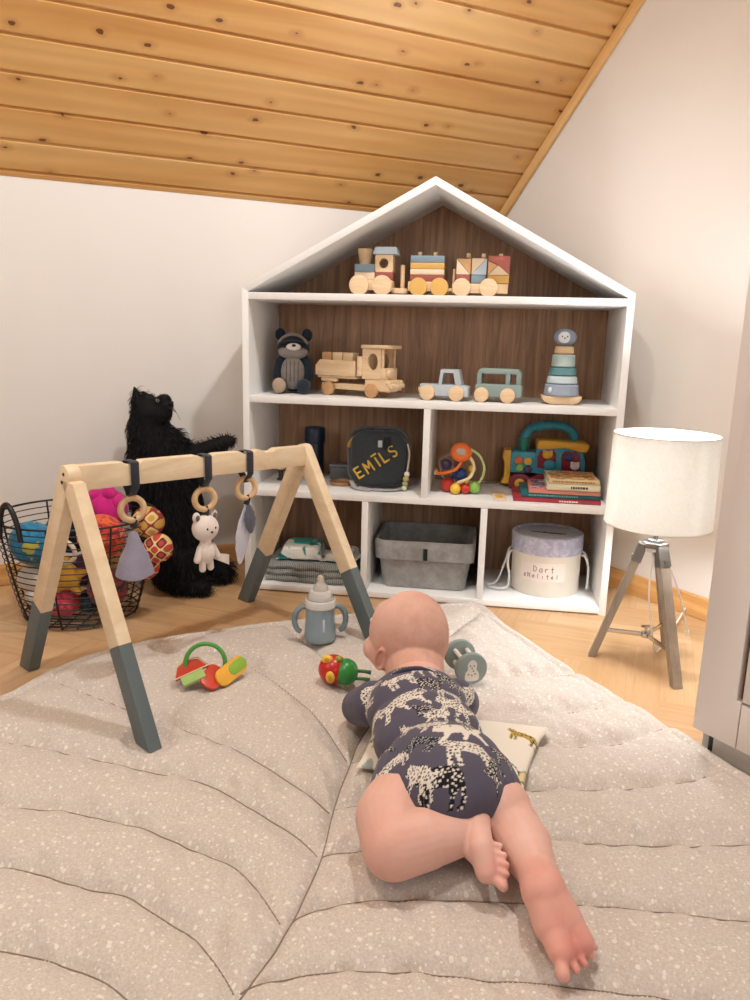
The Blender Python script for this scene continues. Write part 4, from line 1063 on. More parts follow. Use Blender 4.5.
bm = B(); ell(bm, (0, -.018, .055), (.034, .022, .047)); bl = obj('belly', bm, M_gplush, rc)
for x in (-.016, -.005, .006, .017):
    bm = B(); tube(bm, [(x, -.018-.0225*math.sqrt(max(0, 1-(x/.034)**2-((z-.055)/.047)**2)), z) for z in (.03, .045, .06, .075, .088)], .0011, 6, sub=3); obj('belly_seam', bm, fabric('dark_seam', '#5b534e'), bl)
bm = B(); ell(bm, (0, -.012, .112), (.043, .029, .02)); obj('cheeks', bm, M_gplush, rc)
bm = B(); ell(bm, (0, -.021, .133), (.041, .017, .0125)); obj('eye_mask', bm, fabric('black_plush', '#14171b'), rc)
bm = B(); tube(bm, [(.042*math.sin(a), -.016, .125+.036*math.cos(a)) for a in [rad(x) for x in range(-75, 80, 15)]], .0042, 8); obj('brow_band', bm, M_gplush, rc)
bm = B(); ell(bm, (0.004, -.034, .127), (.021, .014, .0105)); mz = obj('muzzle', bm, M_wplush, rc); bm = B(); ell(bm, (.006, -.047, .131), (.006, .004, .004)); obj('nose', bm, M_dark, mz)
bm = B(); ell(bm, (-.034, -.057, .021), (.019, .011, .021)); obj('foot_sole', bm, M_tanp, rc); bm = B(); ell(bm, (.034, -.057, .02), (.019, .011, .02)); obj('foot_sole', bm, M_navy, rc)
rc.location.z += .003
# ---------------- wooden lorry with trailer body and cubes
uT, vT = shelf_on(363, 394, S2)
M_t1 = woodm('pale_birch_toy', '#d8b68e', '#ead0ab', (10, 70, 70), .55, .03, 9); M_t2 = woodm('beech_wheel', '#b98a5e', '#cfa478', (30, 60, 60), .5, .03, 12)
tk = stand('wooden_toy_truck', 'natural wooden toy truck with oval cab window and open cargo box on the second shelf', 'toy truck', uT, .12, S2, None, -.42); tk.scale = (.95, .95, .95)
TWd = .07
def tbx(name, x0, x1, z0, z1, m=M_t1, d=TWd, y=0, bev=.002, parent=None):
    bm = B(); box(bm, ((x0+x1)/2, y, (z0+z1)/2), (x1-x0, d, z1-z0), bev); return obj(name, bm, m, parent or tk)
tbx('chassis', -.115, .12, .018, .036, d=.05); cab_base = tbx('bonnet', .045, .128, .022, .052, d=TWd)
for s in (-1, 1):
    for x in (-.085, .068): wheel(tk, x, .0205, .0205, s*(TWd/2-.001), M_t2, .013)
bm = B(); cyl(bm, (.116, -.03, .044), (.132, -.03, .044), .007, .007, 16, .0015); obj('headlight', bm, M_t1, tk); bm = B(); cyl(bm, (.116, .03, .044), (.132, .03, .044), .007, .007, 16, .0015); obj('headlight', bm, M_t1, tk)
tbx('bumper', .122, .138, .03, .042, d=.075, bev=.004)
# cab sides with oval windows, windscreen pillars and roof
for s in (-1, 1):
    cx, cz = .066, .096; w2, h2 = .031, .043
    outer = []; inner = []
    for k in range(40):
        a = 2*PI*k/40; c_, s_ = math.cos(a), math.sin(a); m_ = max(abs(c_)/w2, abs(s_)/h2); outer.append((cx+c_/m_, cz+s_/m_)); inner.append((cx+.004+.0175*c_, cz+.006+.024*s_))
    bm = B(); ring_prism(bm, outer, inner, .009, Matrix.Translation((0, s*(TWd/2-.0045), 0))); obj('cab_side', bm, M_t1, tk, True)
tbx('cab_back', .040, .047, .054, .138, d=TWd-.02); tbx('dashboard', .096, .112, .052, .085, d=TWd-.002)
for s in (-1, 1): tbx('windscreen_pillar', .098, .106, .085, .139, d=.007, y=s*(TWd/2-.0045))
tbx('cab_roof', .032, .122, .139, .149, d=TWd+.012, bev=.003)
bm = B(); cyl(bm, (.11, -.012, .068), (.119, -.012, .068), .012, .012, 20, .002); obj('grille_knob', bm, M_t1, tk)
bm = B(); prism(bm, [(-.128, .058), (.014, .058), (.014, .103), (-.112, .103), (-.128, .086)], .008, .0015, Matrix.Translation((0, -TWd/2-.002, 0))); obj('cargo_side', bm, M_t1, tk)
bm = B(); prism(bm, [(-.128, .058), (.014, .058), (.014, .103), (-.112, .103), (-.128, .086)], .008, .0015, Matrix.Translation((0, TWd/2+.002, 0))); obj('cargo_side', bm, M_t1, tk)
tbx('cargo_floor', -.126, .013, .050, .058, d=TWd-.004); tbx('cargo_end', .006, .013, .058, .101, d=TWd-.005); tbx('cargo_end', -.126, -.119, .058, .086, d=TWd-.005)
for s in (-1, 1): tbx('fender', -.112, -.055, .040, .050, d=.012, y=s*.028, bev=.003)
bm = B(); cyl(bm, (.028, -.036, .06), (.028, -.036, .116), .009, .009, 16, .002); obj('fuel_tank', bm, M_t1, tk)
cubes = ['left', 'middle', 'right']
tkM = Matrix.Translation(sw(uT, .12, S2+.0004)) @ Matrix.Rotation(YAW-.42, 4, 'Z') @ Matrix.Scale(.95, 4)
for i, x in enumerate((-.098, -.060, -.022)):
    P = tkM @ V((x, -.008, .0585)); bm = B(); box(bm, (0, 0, .0315), (.0325, .034, .063), .0025)
    o = obj('wooden_cube', bm, M_t2 if i == 0 else M_t1, None, loc=P, rot=(0, 0, YAW-.42)); tag(o, ['wooden block in the toy truck cargo box, furthest from the cab', 'wooden block in the toy truck cargo box, middle of three', 'wooden block in the toy truck cargo box, next to the cab'][i], 'toy block', 'blocks in the toy truck')
# ---------------- two little cars
M_pk = rgb('pale_blue_grey_paint', '#b9c2c9', .5); M_vn = rgb('sage_grey_paint', '#8b9c97', .5)
K3 = .00075
def car_wheels(t_, xs, r, hw_):
    for x in xs:
        for s in (-1, 1): wheel(t_, x, r, r, s*hw_, M_nat, .012)
up_, _ = shelf_v(445, 396, .09)
pk = stand('toy_pickup', 'small pale blue-grey wooden toy pickup on the second shelf, between truck and van', 'toy car', up_, .09, S2, None, -.12)
bm = B(); prism(bm, [(-.066, .012), (.066, .012), (.066, .036), (.062, .040), (.044, .0425), (-.066, .0425)], .05, .003); obj('body', bm, M_pk, pk)
bm = B(); out_ = [(-.016, .043), (.047, .043), (.038, .083), (-.010, .083)]; inn = [(-.007, .0435), (.030, .0435), (.024, .074), (-.003, .074)]
ring_prism(bm, out_, inn, .046); obj('cabin', bm, M_pk, pk)
car_wheels(pk, (-.044, .035), .0205, .029)
bm = B(); cyl(bm, (-.074, 0, .026), (-.064, 0, .026), .007, .007, 14, .002); obj('hitch', bm, M_nat, pk)
uv_, _ = shelf_v(498.5, 399, .09)
vn = stand('toy_van', 'small sage grey wooden toy van with two windows, beside the pale pickup', 'toy car', uv_, .09, S2, None, -.12)
bm = B(); prism(bm, rrect(.124, .034, .008, 4, 0, .031), .05, .003); obj('body', bm, M_vn, vn)
bm = B()
for a, b_, c_, d_ in ((-.058, -.046, .047, .078), (.018, .030, .047, .078), (.046, .058, .047, .078)): box(bm, ((a+b_)/2, 0, (c_+d_)/2), (b_-a, .046, d_-c_), .001)
prism(bm, [(-.058, .075), (.058, .075), (.052, .086), (.046, .089), (-.046, .089), (-.052, .086)], .048, .002); obj('cabin_frame', bm, M_vn, vn)
car_wheels(vn, (-.043, .026), .0195, .029)
# ---------------- stacking tower
ut, _ = shelf_v(560.5, 400, .10)
st = stand('stacking_tower', 'grey-blue and mint ring stacking tower with penguin head, right end of second shelf', 'stacking toy', ut, .10, S2)
def ST(y): return (305-y)*.00076
bm = B(); prism(bm, [(-.052, .022), (-.050, .014), (-.042, .006), (-.03, .001), (.03, .001), (.042, .006), (.05, .014), (.052, .022)], .07, .003); obj('rocking_base', bm, M_nat, st)
for y0, y1, w_, c_ in ((235, 275, 59, '#9aa5b6'), (207, 234, 52, '#c3d2d6'), (178, 206, 47, '#5f8a91'), (133, 177, 40, '#b7cbc8'), (105, 132, 33, '#dcbf97')):
    bm = B(); R0 = w_*.00076; lathe(bm, [(.001, ST(y1)), (R0*1.02-.003, ST(y1)), (R0*1.02, ST(y1)+.003), (R0*.97, ST(y0)-.003), (R0*.97-.003, ST(y0)-.0006), (.001, ST(y0)-.0006)], n=32); obj('ring', bm, rgb('ring_'+c_[1:], c_, .55), st)
bm = B(); ell(bm, (0, 0, ST(76)), (.0295, .028, .0225)); hd = obj('head', bm, rgb('penguin_blue', '#8f9bb0', .55), st)
bm = B(); ell(bm, (-.004, -.022, ST(76)), (.016, .0085, .015)); obj('face', bm, rgb('face_white', '#dfe3e6'), hd)
for x in (-.010, .003): bm = B(); ell(bm, (x, -.0298, ST(73)), (.0017, .001, .0022), u=10, v=8); obj('eye', bm, M_dark, hd)
bm = B(); ell(bm, (-.004, -.031, ST(79)), (.0022, .002, .0022), u=10, v=8); obj('beak', bm, rgb('beak', '#5d6675'), hd)
bm = B(); ell(bm, (-.032, -.034, ST(255)), (.005, .003, .008), u=12, v=8); obj('printed_penguin', bm, rgb('face_white', '#dfe3e6'), st)
# ================================================================== middle shelf, left bay
ub, _ = shelf_v(378, 487, .12)
bp_ = stand('kids_backpack', 'dark grey rounded backpack with yellow letters spelling a name, on the middle shelf', 'backpack', ub, .12, S3, None, .06)
M_bp = fabric('charcoal_felt', '#3a3f42', .1, 120); M_bp2 = fabric('charcoal_webbing', '#5d5f62', .1, 160); M_yel = fabric('yellow_felt', '#d9b24a', .05, 80)
bw, bh = .155, .152
bm = B(); prism(bm, rrect(bw, bh, .042, 8, 0, bh/2+.013), .075, .012, None, 4); bbody = obj('body', bm, M_bp, bp_)
bm = B(); o_ = rrect(bw+.012, bh+.01, .046, 8, 0, bh/2+.013); tube(bm, [(x, -.006, z) for x, z in o_], .0058, 8, True); obj('piping', bm, M_bp2, bbody)
bm = B(); tube(bm, [(-.05, -.002, bh+.001), (-.03, -.004, bh+.012), (0, -.004, bh+.016), (.03, -.004, bh+.012), (.05, -.002, bh)], .004, 8, sub=5, flat=(.007, .003)); obj('handle', bm, fabric('dark_webbing', '#26292b'), bbody)
bm = B(); ell(bm, (.002, -.004, bh+.020), (.006, .005, .004)); obj('handle_bead', bm, rgb('grey_bead', '#aab0b2'), bbody)
bm = B(); box(bm, (.006, -.0395, bh-.022), (.012, .003, .019), .001); obj('reflective_tab', bm, rgb('tab', '#b9c0c0'), bbody)
bm = B(); box(bm, (.026, -.0395, bh-.020), (.022, .003, .036), .0012); obj('buckle', bm, fabric('dark_webbing', '#26292b'), bbody)
bm = B(); tube(bm, [(-.083, -.014, .115), (-.08, -.02, .128), (-.069, -.022, .142), (-.06, -.02, .15)], .005, 8, sub=4, flat=(.006, .003)); obj('yellow_webbing', bm, fabric('mustard_webbing', '#b9924c'), bbody)
bm = B(); tube(bm, [(.052, -.02, .15), (.066, -.022, .147), (.078, -.02, .135)], .006, 8, sub=4, flat=(.007, .003)); obj('brown_patch', bm, fabric('brown_leather', '#7a5540'), bbody)
bm = B(); tube(bm, [(-.05, -.04, .006), (-.02, -.055, .004), (.01, -.062, .003), (.04, -.06, .004), (.06, -.045, .004), (.07, -.02, .005)], .003, 8, sub=5, flat=(.008, .002)); obj('loose_strap', bm, fabric('pale_grey_webbing', '#a7a4a2'), bp_)
bm = B(); tube(bm, [(-.075, -.02, .02), (-.06, -.05, .006), (-.03, -.066, .003), (-.015, -.07, .003)], .003, 8, sub=5, flat=(.007, .002)); obj('loose_strap', bm, fabric('pale_grey_webbing', '#a7a4a2'), bp_)
GL = {'E': [[(1, 0), (0, 0), (0, 2), (1, 2)], [(0, 1), (.85, 1)]], 'M': [[(-.1, 0), (0, 2), (.6, .8), (1.2, 2), (1.3, 0)]], 'I': [[(.2, 0), (.2, 1.75)], [(-.25, 2.35), (.65, 2.35)]], 'L': [[(0, 2), (0, 0), (.95, 0)]],
      'S': [[(.95, 1.75), (.7, 2), (.25, 2), (.0, 1.7), (.05, 1.25), (.45, 1.02), (.85, .8), (.95, .4), (.7, .02), (.25, 0), (0, .25)]]}
th_ = rad(35); sc_ = .0150
pos = {'E': (-.050, .030), 'M': (-.024, .046), 'I': (.005, .067), 'L': (.020, .078), 'S': (.044, .094)}
for chx, (lx, lz) in pos.items():
    bm = B()
    for pl in GL[chx]:
        P = [(lx+sc_*(a*math.cos(th_)-b_*math.sin(th_)), -.0388, lz+sc_*(a*math.sin(th_)+b_*math.cos(th_))) for a, b_ in pl]
        if chx == 'S': tube(bm, P, .0026, 8, sub=4)
        else:
            for i in range(len(P)-1): capsule(bm, P[i], P[i+1], .0029, .0029, 10, 3)
    obj('letter', bm, M_yel, bbody)
bm = B(); tube(bm, [(.081, -.02, .13), (.088, -.03, .105), (.086, -.036, .075), (.083, -.04, .05)], .0024, 8, sub=5); bs = obj('bead_cord', bm, fabric('cream_cord', '#d2c6b2'), bp_)
for i, (z, r, c_) in enumerate(((.045, .0082, '#e9e2d6'), (.031, .0092, '#b79b5b'), (.018, .0085, '#93a27c'), (.006, .0078, '#d8cfa9'))):
    bm = B(); ell(bm, (.083-.002*i, -.042-.001*i, z+.003), r, u=16, v=12); obj('bead', bm, rgb('bead_'+c_[1:], c_), bs)
uc, vc = shelf_on(314, 481, S3)
uc, _ = shelf_v(315, 440, .22)
wtop = shelf_v(315, 427, .22)[1]
cn = stand('navy_canister', 'dark navy lidded canister in the shadow behind the play gym top', 'canister', uc, .22, S3)
hcn = wtop-S3; M_nv = rgb('navy_gloss', '#10233c', .35)
bm = B(); lathe(bm, [(.001, 0), (.025, 0), (.027, .003), (.027, hcn-.05), (.026, hcn-.047), (.001, hcn-.047)]); obj('body', bm, rgb('navy_dark', '#0f1a2a', .4), cn)
bm = B(); lathe(bm, [(.001, hcn-.0465), (.030, hcn-.0465), (.0315, hcn-.043), (.0305, hcn-.004), (.028, hcn), (.001, hcn)]); obj('lid', bm, M_nv, cn)
ug, _ = shelf_v(279.5, 485, .15)
gb = stand('wooden_goblet', 'small pale wooden cup on a dark stem at the left end of the middle shelf', 'wooden toy', ug+.004, .15, S3)
bm = B(); lathe(bm, [(.001, 0), (.011, 0), (.013, .003), (.007, .008), (.006, .03), (.008, .033), (.001, .033)]); obj('stem', bm, rgb('dark_stem', '#3b3230'), gb)
bm = B(); lathe(bm, [(.001, .0335), (.015, .0335), (.0155, .037), (.011, .040), (.0115, .062), (.0105, .064), (.001, .064)]); obj('cup', bm, M_nat, gb)
ux, _ = shelf_v(343, 474, .22)
gx = stand('grey_box', 'small flat grey box behind the backpack on the middle shelf', 'box', ux, .22, S3)
bm = B(); box(bm, (0, 0, .019), (.07, .05, .038), .003); obj('carton', bm, rgb('grey_card', '#57595a'), gx); bm = B(); box(bm, (0, 0, .0425), (.074, .054, .008), .002); obj('lid', bm, rgb('grey_card_lid', '#676a6b'), gx)
ud, vd = shelf_on(343, 487, S3)
ds = stand('wooden_trinket_dish', 'shallow round tan wooden dish lying left of the backpack', 'dish', ud-.012, vd+.036, S3)
bm = B(); lathe(bm, [(.001, 0), (.030, 0), (.033, .003), (.0335, .008), (.032, .010), (.029, .009), (.027, .005), (.001, .0045)]); obj('bowl', bm, woodm('tan_wood', '#a4744d', '#c1926a', (20, 50, 50), .5, .03), ds)
bm = B(); torus(bm, (0, 0, .0095), .031, .0022, n=32, m=8); obj('rim', bm, rgb('dish_rim', '#8b6a58'), ds)
# ================================================================== middle shelf, right bay
K5 = .00071
ua, _ = shelf_v(425+140/3.95, 405+355/3.95, .10)
ac = stand('rattle_ball_toy', 'orange-topped activity ball of coloured loops and balls on the middle shelf', 'rattle', ua, .10, S3)
def A5(x, y, d=0): return V(((x-140)*K5, d, (356-y)*K5))
M_or = rgb('orange_plastic', '#e8722f', .35); M_re = rgb('red_plastic', '#c8352b', .35); M_ye = rgb('yellow_plastic', '#eebf3a', .35); M_gr = rgb('green_plastic', '#8dbd54', .35); M_bl = rgb('blue_plastic', '#26457e', .35); M_pu = rgb('purple_plastic', '#4b3a5e', .4); M_lg = rgb('lime_plastic', '#bccf8a', .4); M_cr = rgb('cream_plastic', '#e6dcae', .4)
bm = B(); ell(bm, A5(135, 195), (.030, .029, .027)); hub_ = obj('hub_ball', bm, M_or, ac); bm = B(); ell(bm, A5(135, 188, -.026), (.013, .004, .010)); obj('hub_mirror', bm, rgb('silver_grey', '#b2aaa4', .3), hub_)
for pts_, m_, r_, d_ in (([(172, 183), (205, 205), (226, 250), (220, 295), (196, 325)], M_lg, .0036, .005), ([(165, 205), (187, 240), (175, 285), (130, 310), (115, 330)], M_cr, .004, -.02), ([(140, 225), (122, 255), (90, 270), (50, 278), (40, 268)], M_or, .0045, -.018), ([(100, 205), (60, 225), (50, 250), (70, 300)], rgb('grey_plastic', '#8a7d78'), .0036, .02), ([(170, 220), (182, 260), (160, 320)], M_ye, .004, .02), ([(130, 225), (110, 280), (95, 325)], M_bl, .004, .02)):
    bm = B(); tube(bm, [A5(x, y, d_*math.sin(PI*i/(len(pts_)-1))*1.3) for i, (x, y) in enumerate(pts_)], r_, 8, sub=5); obj('loop', bm, m_, ac)
for x, y, r_, m_, d_ in ((88, 328, 28, M_re, .006), (120, 334, 21, M_ye, -.024), (157, 334, 20, M_re, -.012), (192, 330, 25, M_gr, -.002), (135, 285, 26, M_bl, .012), (80, 250, 20, M_pu, .02), (42, 277, 9, M_cr, -.01), (140, 330, 26, M_or, .024), (180, 262, 16, M_ye, .02)):
    bm = B(); ell(bm, A5(x, y, d_), r_*K5, u=20, v=14); obj('ball', bm, m_, ac)
ue, _ = shelf_v(425+460/3.95, 405+325/3.95, .245)
K6 = .00070
el = stand('electronic_toy_train', 'turquoise plastic musical toy train with yellow roof and carry handle, behind the books', 'toy train', ue, .245, S3)
def E6(x, y): return ((x-460)*K6, (328-y)*K6)
M_te = rgb('turquoise_plastic', '#2f8fa6', .35); M_te2 = rgb('light_turquoise_plastic', '#3a9bb4', .35); M_ma = rgb('maroon_plastic', '#7d2030', .35); M_ylw = rgb('amber_plastic', '#e6b13b', .35)
def pl6(name, pts, th, m, y=0, bev=.003, parent=None, sm=0):
    P = [E6(*p) for p in pts]
    if sm: P = [(q.x, q.y) for q in smooth_path([V((a, b_, 0)) for a, b_ in P], sm, True)]
    bm = B(); prism(bm, P, th, bev, Matrix.Translation((0, y, 0))); return obj(name, bm, m, parent or el)
pl6('boiler', [(325, 262), (325, 182), (335, 174), (428, 174), (428, 262)], .07, M_te2)
pl6('cab', [(425, 262), (425, 160), (435, 152), (600, 152), (612, 170), (622, 205), (622, 262)], .08, M_te2)
pl6('cow_catcher', [(291, 312), (300, 285), (300, 225), (291, 205), (297, 172), (325, 170), (326, 312)], .06, M_ylw)
pl6('roof', [(426, 160), (424, 140), (430, 124), (450, 120), (560, 124), (620, 126), (634, 135), (634, 152), (625, 165), (600, 166), (540, 152), (470, 158)], .09, M_ylw, 0, .008)
pl6('undercarriage', [(322, 328), (322, 285), (345, 266), (380, 264), (408, 280), (440, 262), (480, 262), (505, 280), (535, 262), (590, 258), (628, 270), (632, 328)], .085, M_ma)
for x in (366, 460, 570): bm = B(); a_, b_ = E6(x, 306); cyl(bm, (a_, -.045, b_), (a_, .045, b_), .0152, .0152, 24, .003); obj('wheel', bm, M_ylw if x == 366 else M_bl, el)
bm = B(); tube(bm, [(E6(x, y)[0], .0, E6(x, y)[1]) for x, y in ((372, 172), (374, 130), (392, 92), (430, 72), (490, 64), (545, 74), (572, 98), (578, 124))], .0135, 12, sub=5); hnd = obj('carry_handle', bm, M_te, el)
for x, y in ((400, 86), (425, 73), (452, 66), (480, 64)): bm = B(); torus(bm, (E6(x, y)[0], 0, E6(x, y)[1]), .0135, .002, (1, 0, .25), 20, 6); obj('grip_ridge', bm, M_te, hnd)
bm = B(); lathe(bm, [(.012, E6(0, 176)[1]), (.014, E6(0, 150)[1]), (.017, E6(0, 125)[1]), (.0165, E6(0, 118)[1])], (E6(375, 0)[0], -.004, 0), 20); obj('funnel', bm, rgb('green_funnel', '#2f8577', .25), el)
for pts_ in ([(432, 236), (430, 190), (440, 164), (490, 160), (505, 172), (506, 234), (498, 240)], [(528, 240), (527, 176), (540, 162), (585, 162), (600, 180), (606, 238), (598, 244)]): pl6('window', pts_, .004, M_ma, -.041, .001)
def face(x, y, s, m, ears=True):
    a_, b_ = E6(x, y); bm = B(); ell(bm, (a_, -.044, b_), (s, .0035, s*.85), u=16, v=10)
    if ears:
        for sg in (-1, 1): ell(bm, (a_+sg*s*.66, -.044, b_+s*.62), (s*.34, .003, s*.36), u=12, v=8)
    return obj('animal_button', bm, m, el)
face(470, 180, .014, M_ylw); face(555, 187, .012, M_bl); face(582, 222, .0135, rgb('white_plastic', '#d9cfd0', .4)); face(482, 222, .0175, M_te, False)
for x, y, m_ in ((357, 210, M_or), (395, 212, M_ye), (362, 240, M_gr), (396, 246, M_pu)): bm = B(); a_, b_ = E6(x, y); cyl(bm, (a_, -.034, b_), (a_, -.041, b_), .0115, .0105, 20, .002); obj('button', bm, m_, el)
# ---------------- books lying in a pile
def book(label, px, py, w, L, D, H, spine, cover, v0, rz=0, dash=None, title_c='#f2e8dc', group='books piled on the middle shelf'):
    """a book lying flat, spine towards the room, px = its left end"""
    u_, _ = shelf_v(px, py, v0)
    t_ = stand('picture_book', label, 'book', u_, v0, w, group, rz)
    Mc = rgb('book_'+spine[1:], spine, .45); Mp = plain('paper_edges', '#e9e2d2', .8, .05, 300)
    bm = B(); box(bm, (L/2, D/2, .0008), (L, D, .0016), .0004); box(bm, (L/2, D/2, H-.0008), (L, D, .0016), .0004); box(bm, (L/2, .0008, H/2), (L, .0016, H), .0005); cv = obj('cover', bm, Mc, t_)
    bm = B(); box(bm, (L/2, D/2+.0005, H/2), (L-.006, D-.005, H-.0034), 0); obj('pages', bm, Mp, t_)
    if cover:
        bm = B(); box(bm, (L/2, D/2, H+.0001), (L*.9, D*.86, .0003), 0); tcv = NT('cover_picture'); v = tcv.coords(); tcv.col(tcv.ramp(tcv.noise(v, 28, 3, .6, .8), [(.3, cover[0]), (.45, cover[1]), (.55, cover[2]), (.7, cover[3])], 'CONSTANT')); tcv.set(Roughness=.45); obj('cover_picture', bm, tcv.m, cv)
    if dash:
        bm = B(); rr_ = random.Random(len(label)); x = dash[0]
        while x < dash[1]:
            l_ = rr_.uniform(.003, .008); box(bm, (x+l_/2, -.0002, H*.5), (l_, .0006, H*.36)); x += l_+.0014
        obj('spine_title', bm, rgb('title_'+title_c[1:], title_c), cv)
    return t_
zb = S3
b1 = book('thin red picture book at the bottom of the pile', 513, 503, zb, .228, .16, .0105, '#a8323f', None, .03, 0, (.12, .165)); zb += .0109
b2 = book('teal picture book second from the bottom of the pile', 521, 495, zb, .208, .155, .0125, '#1f6b75', None, .038, .01, (.02, .15), '#6fb7ba'); zb += .0129
b3 = book('salmon pink picture book in the middle of the pile', 529, 489, zb, .186, .15, .011, '#d98a76', ('#d98a76', '#3d5d9a', '#e8c3a0', '#c9534a'), .035, -.01, None); zb += .0116
b4 = book('cream picture book with dark title second from the top of the pile', 547, 487, zb, .138, .145, .0165, '#d9cfae', None, .03, 0, (.062, .10), '#4a4238'); zb += .0169
b5 = book('topmost book of the pile with a colourful brown and orange cover', 549, 478, zb, .132, .14, .0115, '#cbb98f', ('#9b6b3c', '#d8b77c', '#b8542f', '#e6d7ae'), .032, .02, (.01, .12), '#a86a3a')
um_, vm_ = shelf_on(497, 504, S3)
mg = stand('picture_card', 'small yellow picture card booklet lying left of the books', 'booklet', um_, .02, S3, None, .05)
bm = B(); box(bm, (.0085, .06, .002), (.035, .12, .004), .0006); cv = obj('cover', bm, rgb('pale_pink_card', '#e8cbb4'), mg)
bm = B(); ell(bm, (.008, .04, .0043), (.012, .02, .0012), u=20, v=8); obj('printed_flower', bm, rgb('yellow_print', '#e3b33c'), cv)
# ================================================================== BOTTOM BAYS
# folded grey blanket, wipes packs
t = NT('ribbed_grey_knit'); v = t.coords(); wv = t.n('ShaderNodeTexWave', bands_direction='X'); t.l(v, wv.inputs['Vector']); wv.inputs['Scale'].default_value = 55; wv.inputs['Distortion'].default_value = .6
t.col(t.ramp(wv.outputs['Fac'], [(.2, '#7d7f7c'), (.8, '#a3a5a0')])); t.set(Roughness=.95); t.bump(wv.outputs['Fac'], .6, .003); M_knit = t.m
ul, _ = shelf_v(313, 583, .10)
fb = stand('folded_blanket', 'folded ribbed grey knit blanket on the bottom shelf behind the play gym', 'blanket', -.325, .03, S0)
for i in range(3):
    bm = B(); z0 = .001+i*.0185; h_ = .018
    # each fold is a rounded slab with soft front edge
    prof_ = [(y, z) for y, z in ((.004, z0), (.0, z0+h_*.25), (-.002, z0+h_*.5), (.0, z0+h_*.75), (.004, z0+h_), (.20, z0+h_), (.206, z0+h_*.5), (.20, z0))]
    rr_ = []
    for k in range(25):
        x = -.125+.25*k/24; e = 1-.2*(abs(k-12)/12)**8
        rr_.append([V((x, y+.003*math.sin(k*.9+i), z0+h_/2+(z-z0-h_/2)*e+.001*math.sin(k*.7+i*2))) for y, z in prof_])
    rings(bm, rr_); obj('fold', bm, M_knit, fb)
def wipes(name, label, px0, px1, v0, w, H, D, rz, tealc):
    u0_, _ = shelf_v(px0, 560, v0); u1_, _ = shelf_v(px1, 560, v0); L_ = u1_-u0_
    t_ = stand(name, label, 'wipes pack', (u0_+u1_)/2, v0, w, 'wipes packs on the folded blanket', rz)
    m = NT('wipes_foil'); v = m.coords(); f = m.noise(v, 17, 2, .4, .5)
    m.col(m.ramp(f, [(.3, '#d8dcd6'), (.52, '#e8e6de'), (.545, '#2f8b83'), (.62, '#1f6f6b'), (.66, '#78b0a2')] if tealc else [(.3, '#dfe1dc'), (.6, '#ecebe6'), (.64, '#8fb3ab'), (.7, '#dcdcd6')], 'LINEAR')); m.set(Roughness=.3)
    bm = B(); rr_ = []; N = 16
    for k in range(N+1):
        f_ = k/N; x = -L_/2+L_*f_; th2 = H*min(1, .12+1.05*math.sin(PI*f_)**.22)
        rr_.append([V((x, D/2+.96*D/2*math.copysign(abs(math.cos(a))**.5, math.cos(a)), th2/2+th2/2*math.copysign(abs(math.sin(a))**.35, math.sin(a)))) for a in [2*PI*j/20 for j in range(20)]])
    rings(bm, rr_); pk_ = obj('pouch', bm, m.m, t_)
    bm = B(); prism(bm, rrect(L_*.42, D*.5, .012, 5), .004, .0012, Matrix.Translation((.0, D*.5, H+.0015)) @ Matrix.Rotation(rad(90), 4, 'X')); obj('flip_lid', bm, rgb('wipes_lid', '#2b8f88' if tealc else '#eceae6', .35), pk_)
    for sx in (-1, 1):
        bm = B(); box(bm, (sx*(L_/2+.004), D/2, H*.08+.001), (.012, D*.92, .002), .0006); obj('crimped_end', bm, m.m, pk_)
    return t_
zf = S0+.0575
wipes('wipes_pack', 'white and teal wipes pack lying left on the folded grey blanket', 280, 321, .05, zf, .045, .12, .1, True)
wipes('wipes_pack', 'small mostly white wipes pack right on the folded blanket, behind the gym leg', 323, 349, .055, zf, .03, .11, -.15, False)
# grey felt storage basket
t = NT('grey_felt'); v = t.coords(); f = t.noise(v, 26, 6, .7); t.col(t.ramp(f, [(.3, '#83817f'), (.55, '#9c9a97'), (.75, '#b0aeab')])); t.set(Roughness=1); t.bump(t.noise(v, 240, 3), .4, .002); M_felt = t.m
uf, _ = shelf_v(425, 594, .05)
fbk = stand('felt_basket', 'grey felt storage basket with turned-down cuff on the bottom shelf, middle bay', 'basket', (uL+uR)/2+.002, .155, S0)
def rr3(w, d, r, z, wob=0, n=8):
    return [V((x, y, z + wob*(math.sin(x*22+1.0)*.5+math.sin(y*30)*.4))) for x, y in rrect(w, d, r, n)]
bm = B()
# outer wall up, over the cuff fold, then inner wall down
L_ = [rr3(.225, .185, .022, .001), rr3(.235, .195, .024, .002), rr3(.262, .212, .026, .10), rr3(.274, .222, .028, .138, .004), rr3(.268, .216, .028, .141, .004), rr3(.256, .206, .024, .10), rr3(.228, .186, .022, .008), rr3(.21, .17, .02, .006)]
rings(bm, L_); obj('body', bm, M_felt, fbk)
bm = B(); L_ = [rr3(.278, .224, .028, .088, .007), rr3(.282, .228, .03, .115, .004), rr3(.284, .230, .03, .136, .005), rr3(.279, .226, .03, .1425, .005), rr3(.273, .221, .028, .1405, .005), rr3(.272, .219, .028, .115, .004), rr3(.272, .219, .028, .089, .007)]
rings(bm, L_, False, True); cf = obj('cuff', bm, M_felt, fbk)
bm = B(); box(bm, (.004, -.1155, .105), (.012, .003, .034), .001); obj('pull_tab', bm, fabric('black_tab', '#22262a'), cf)
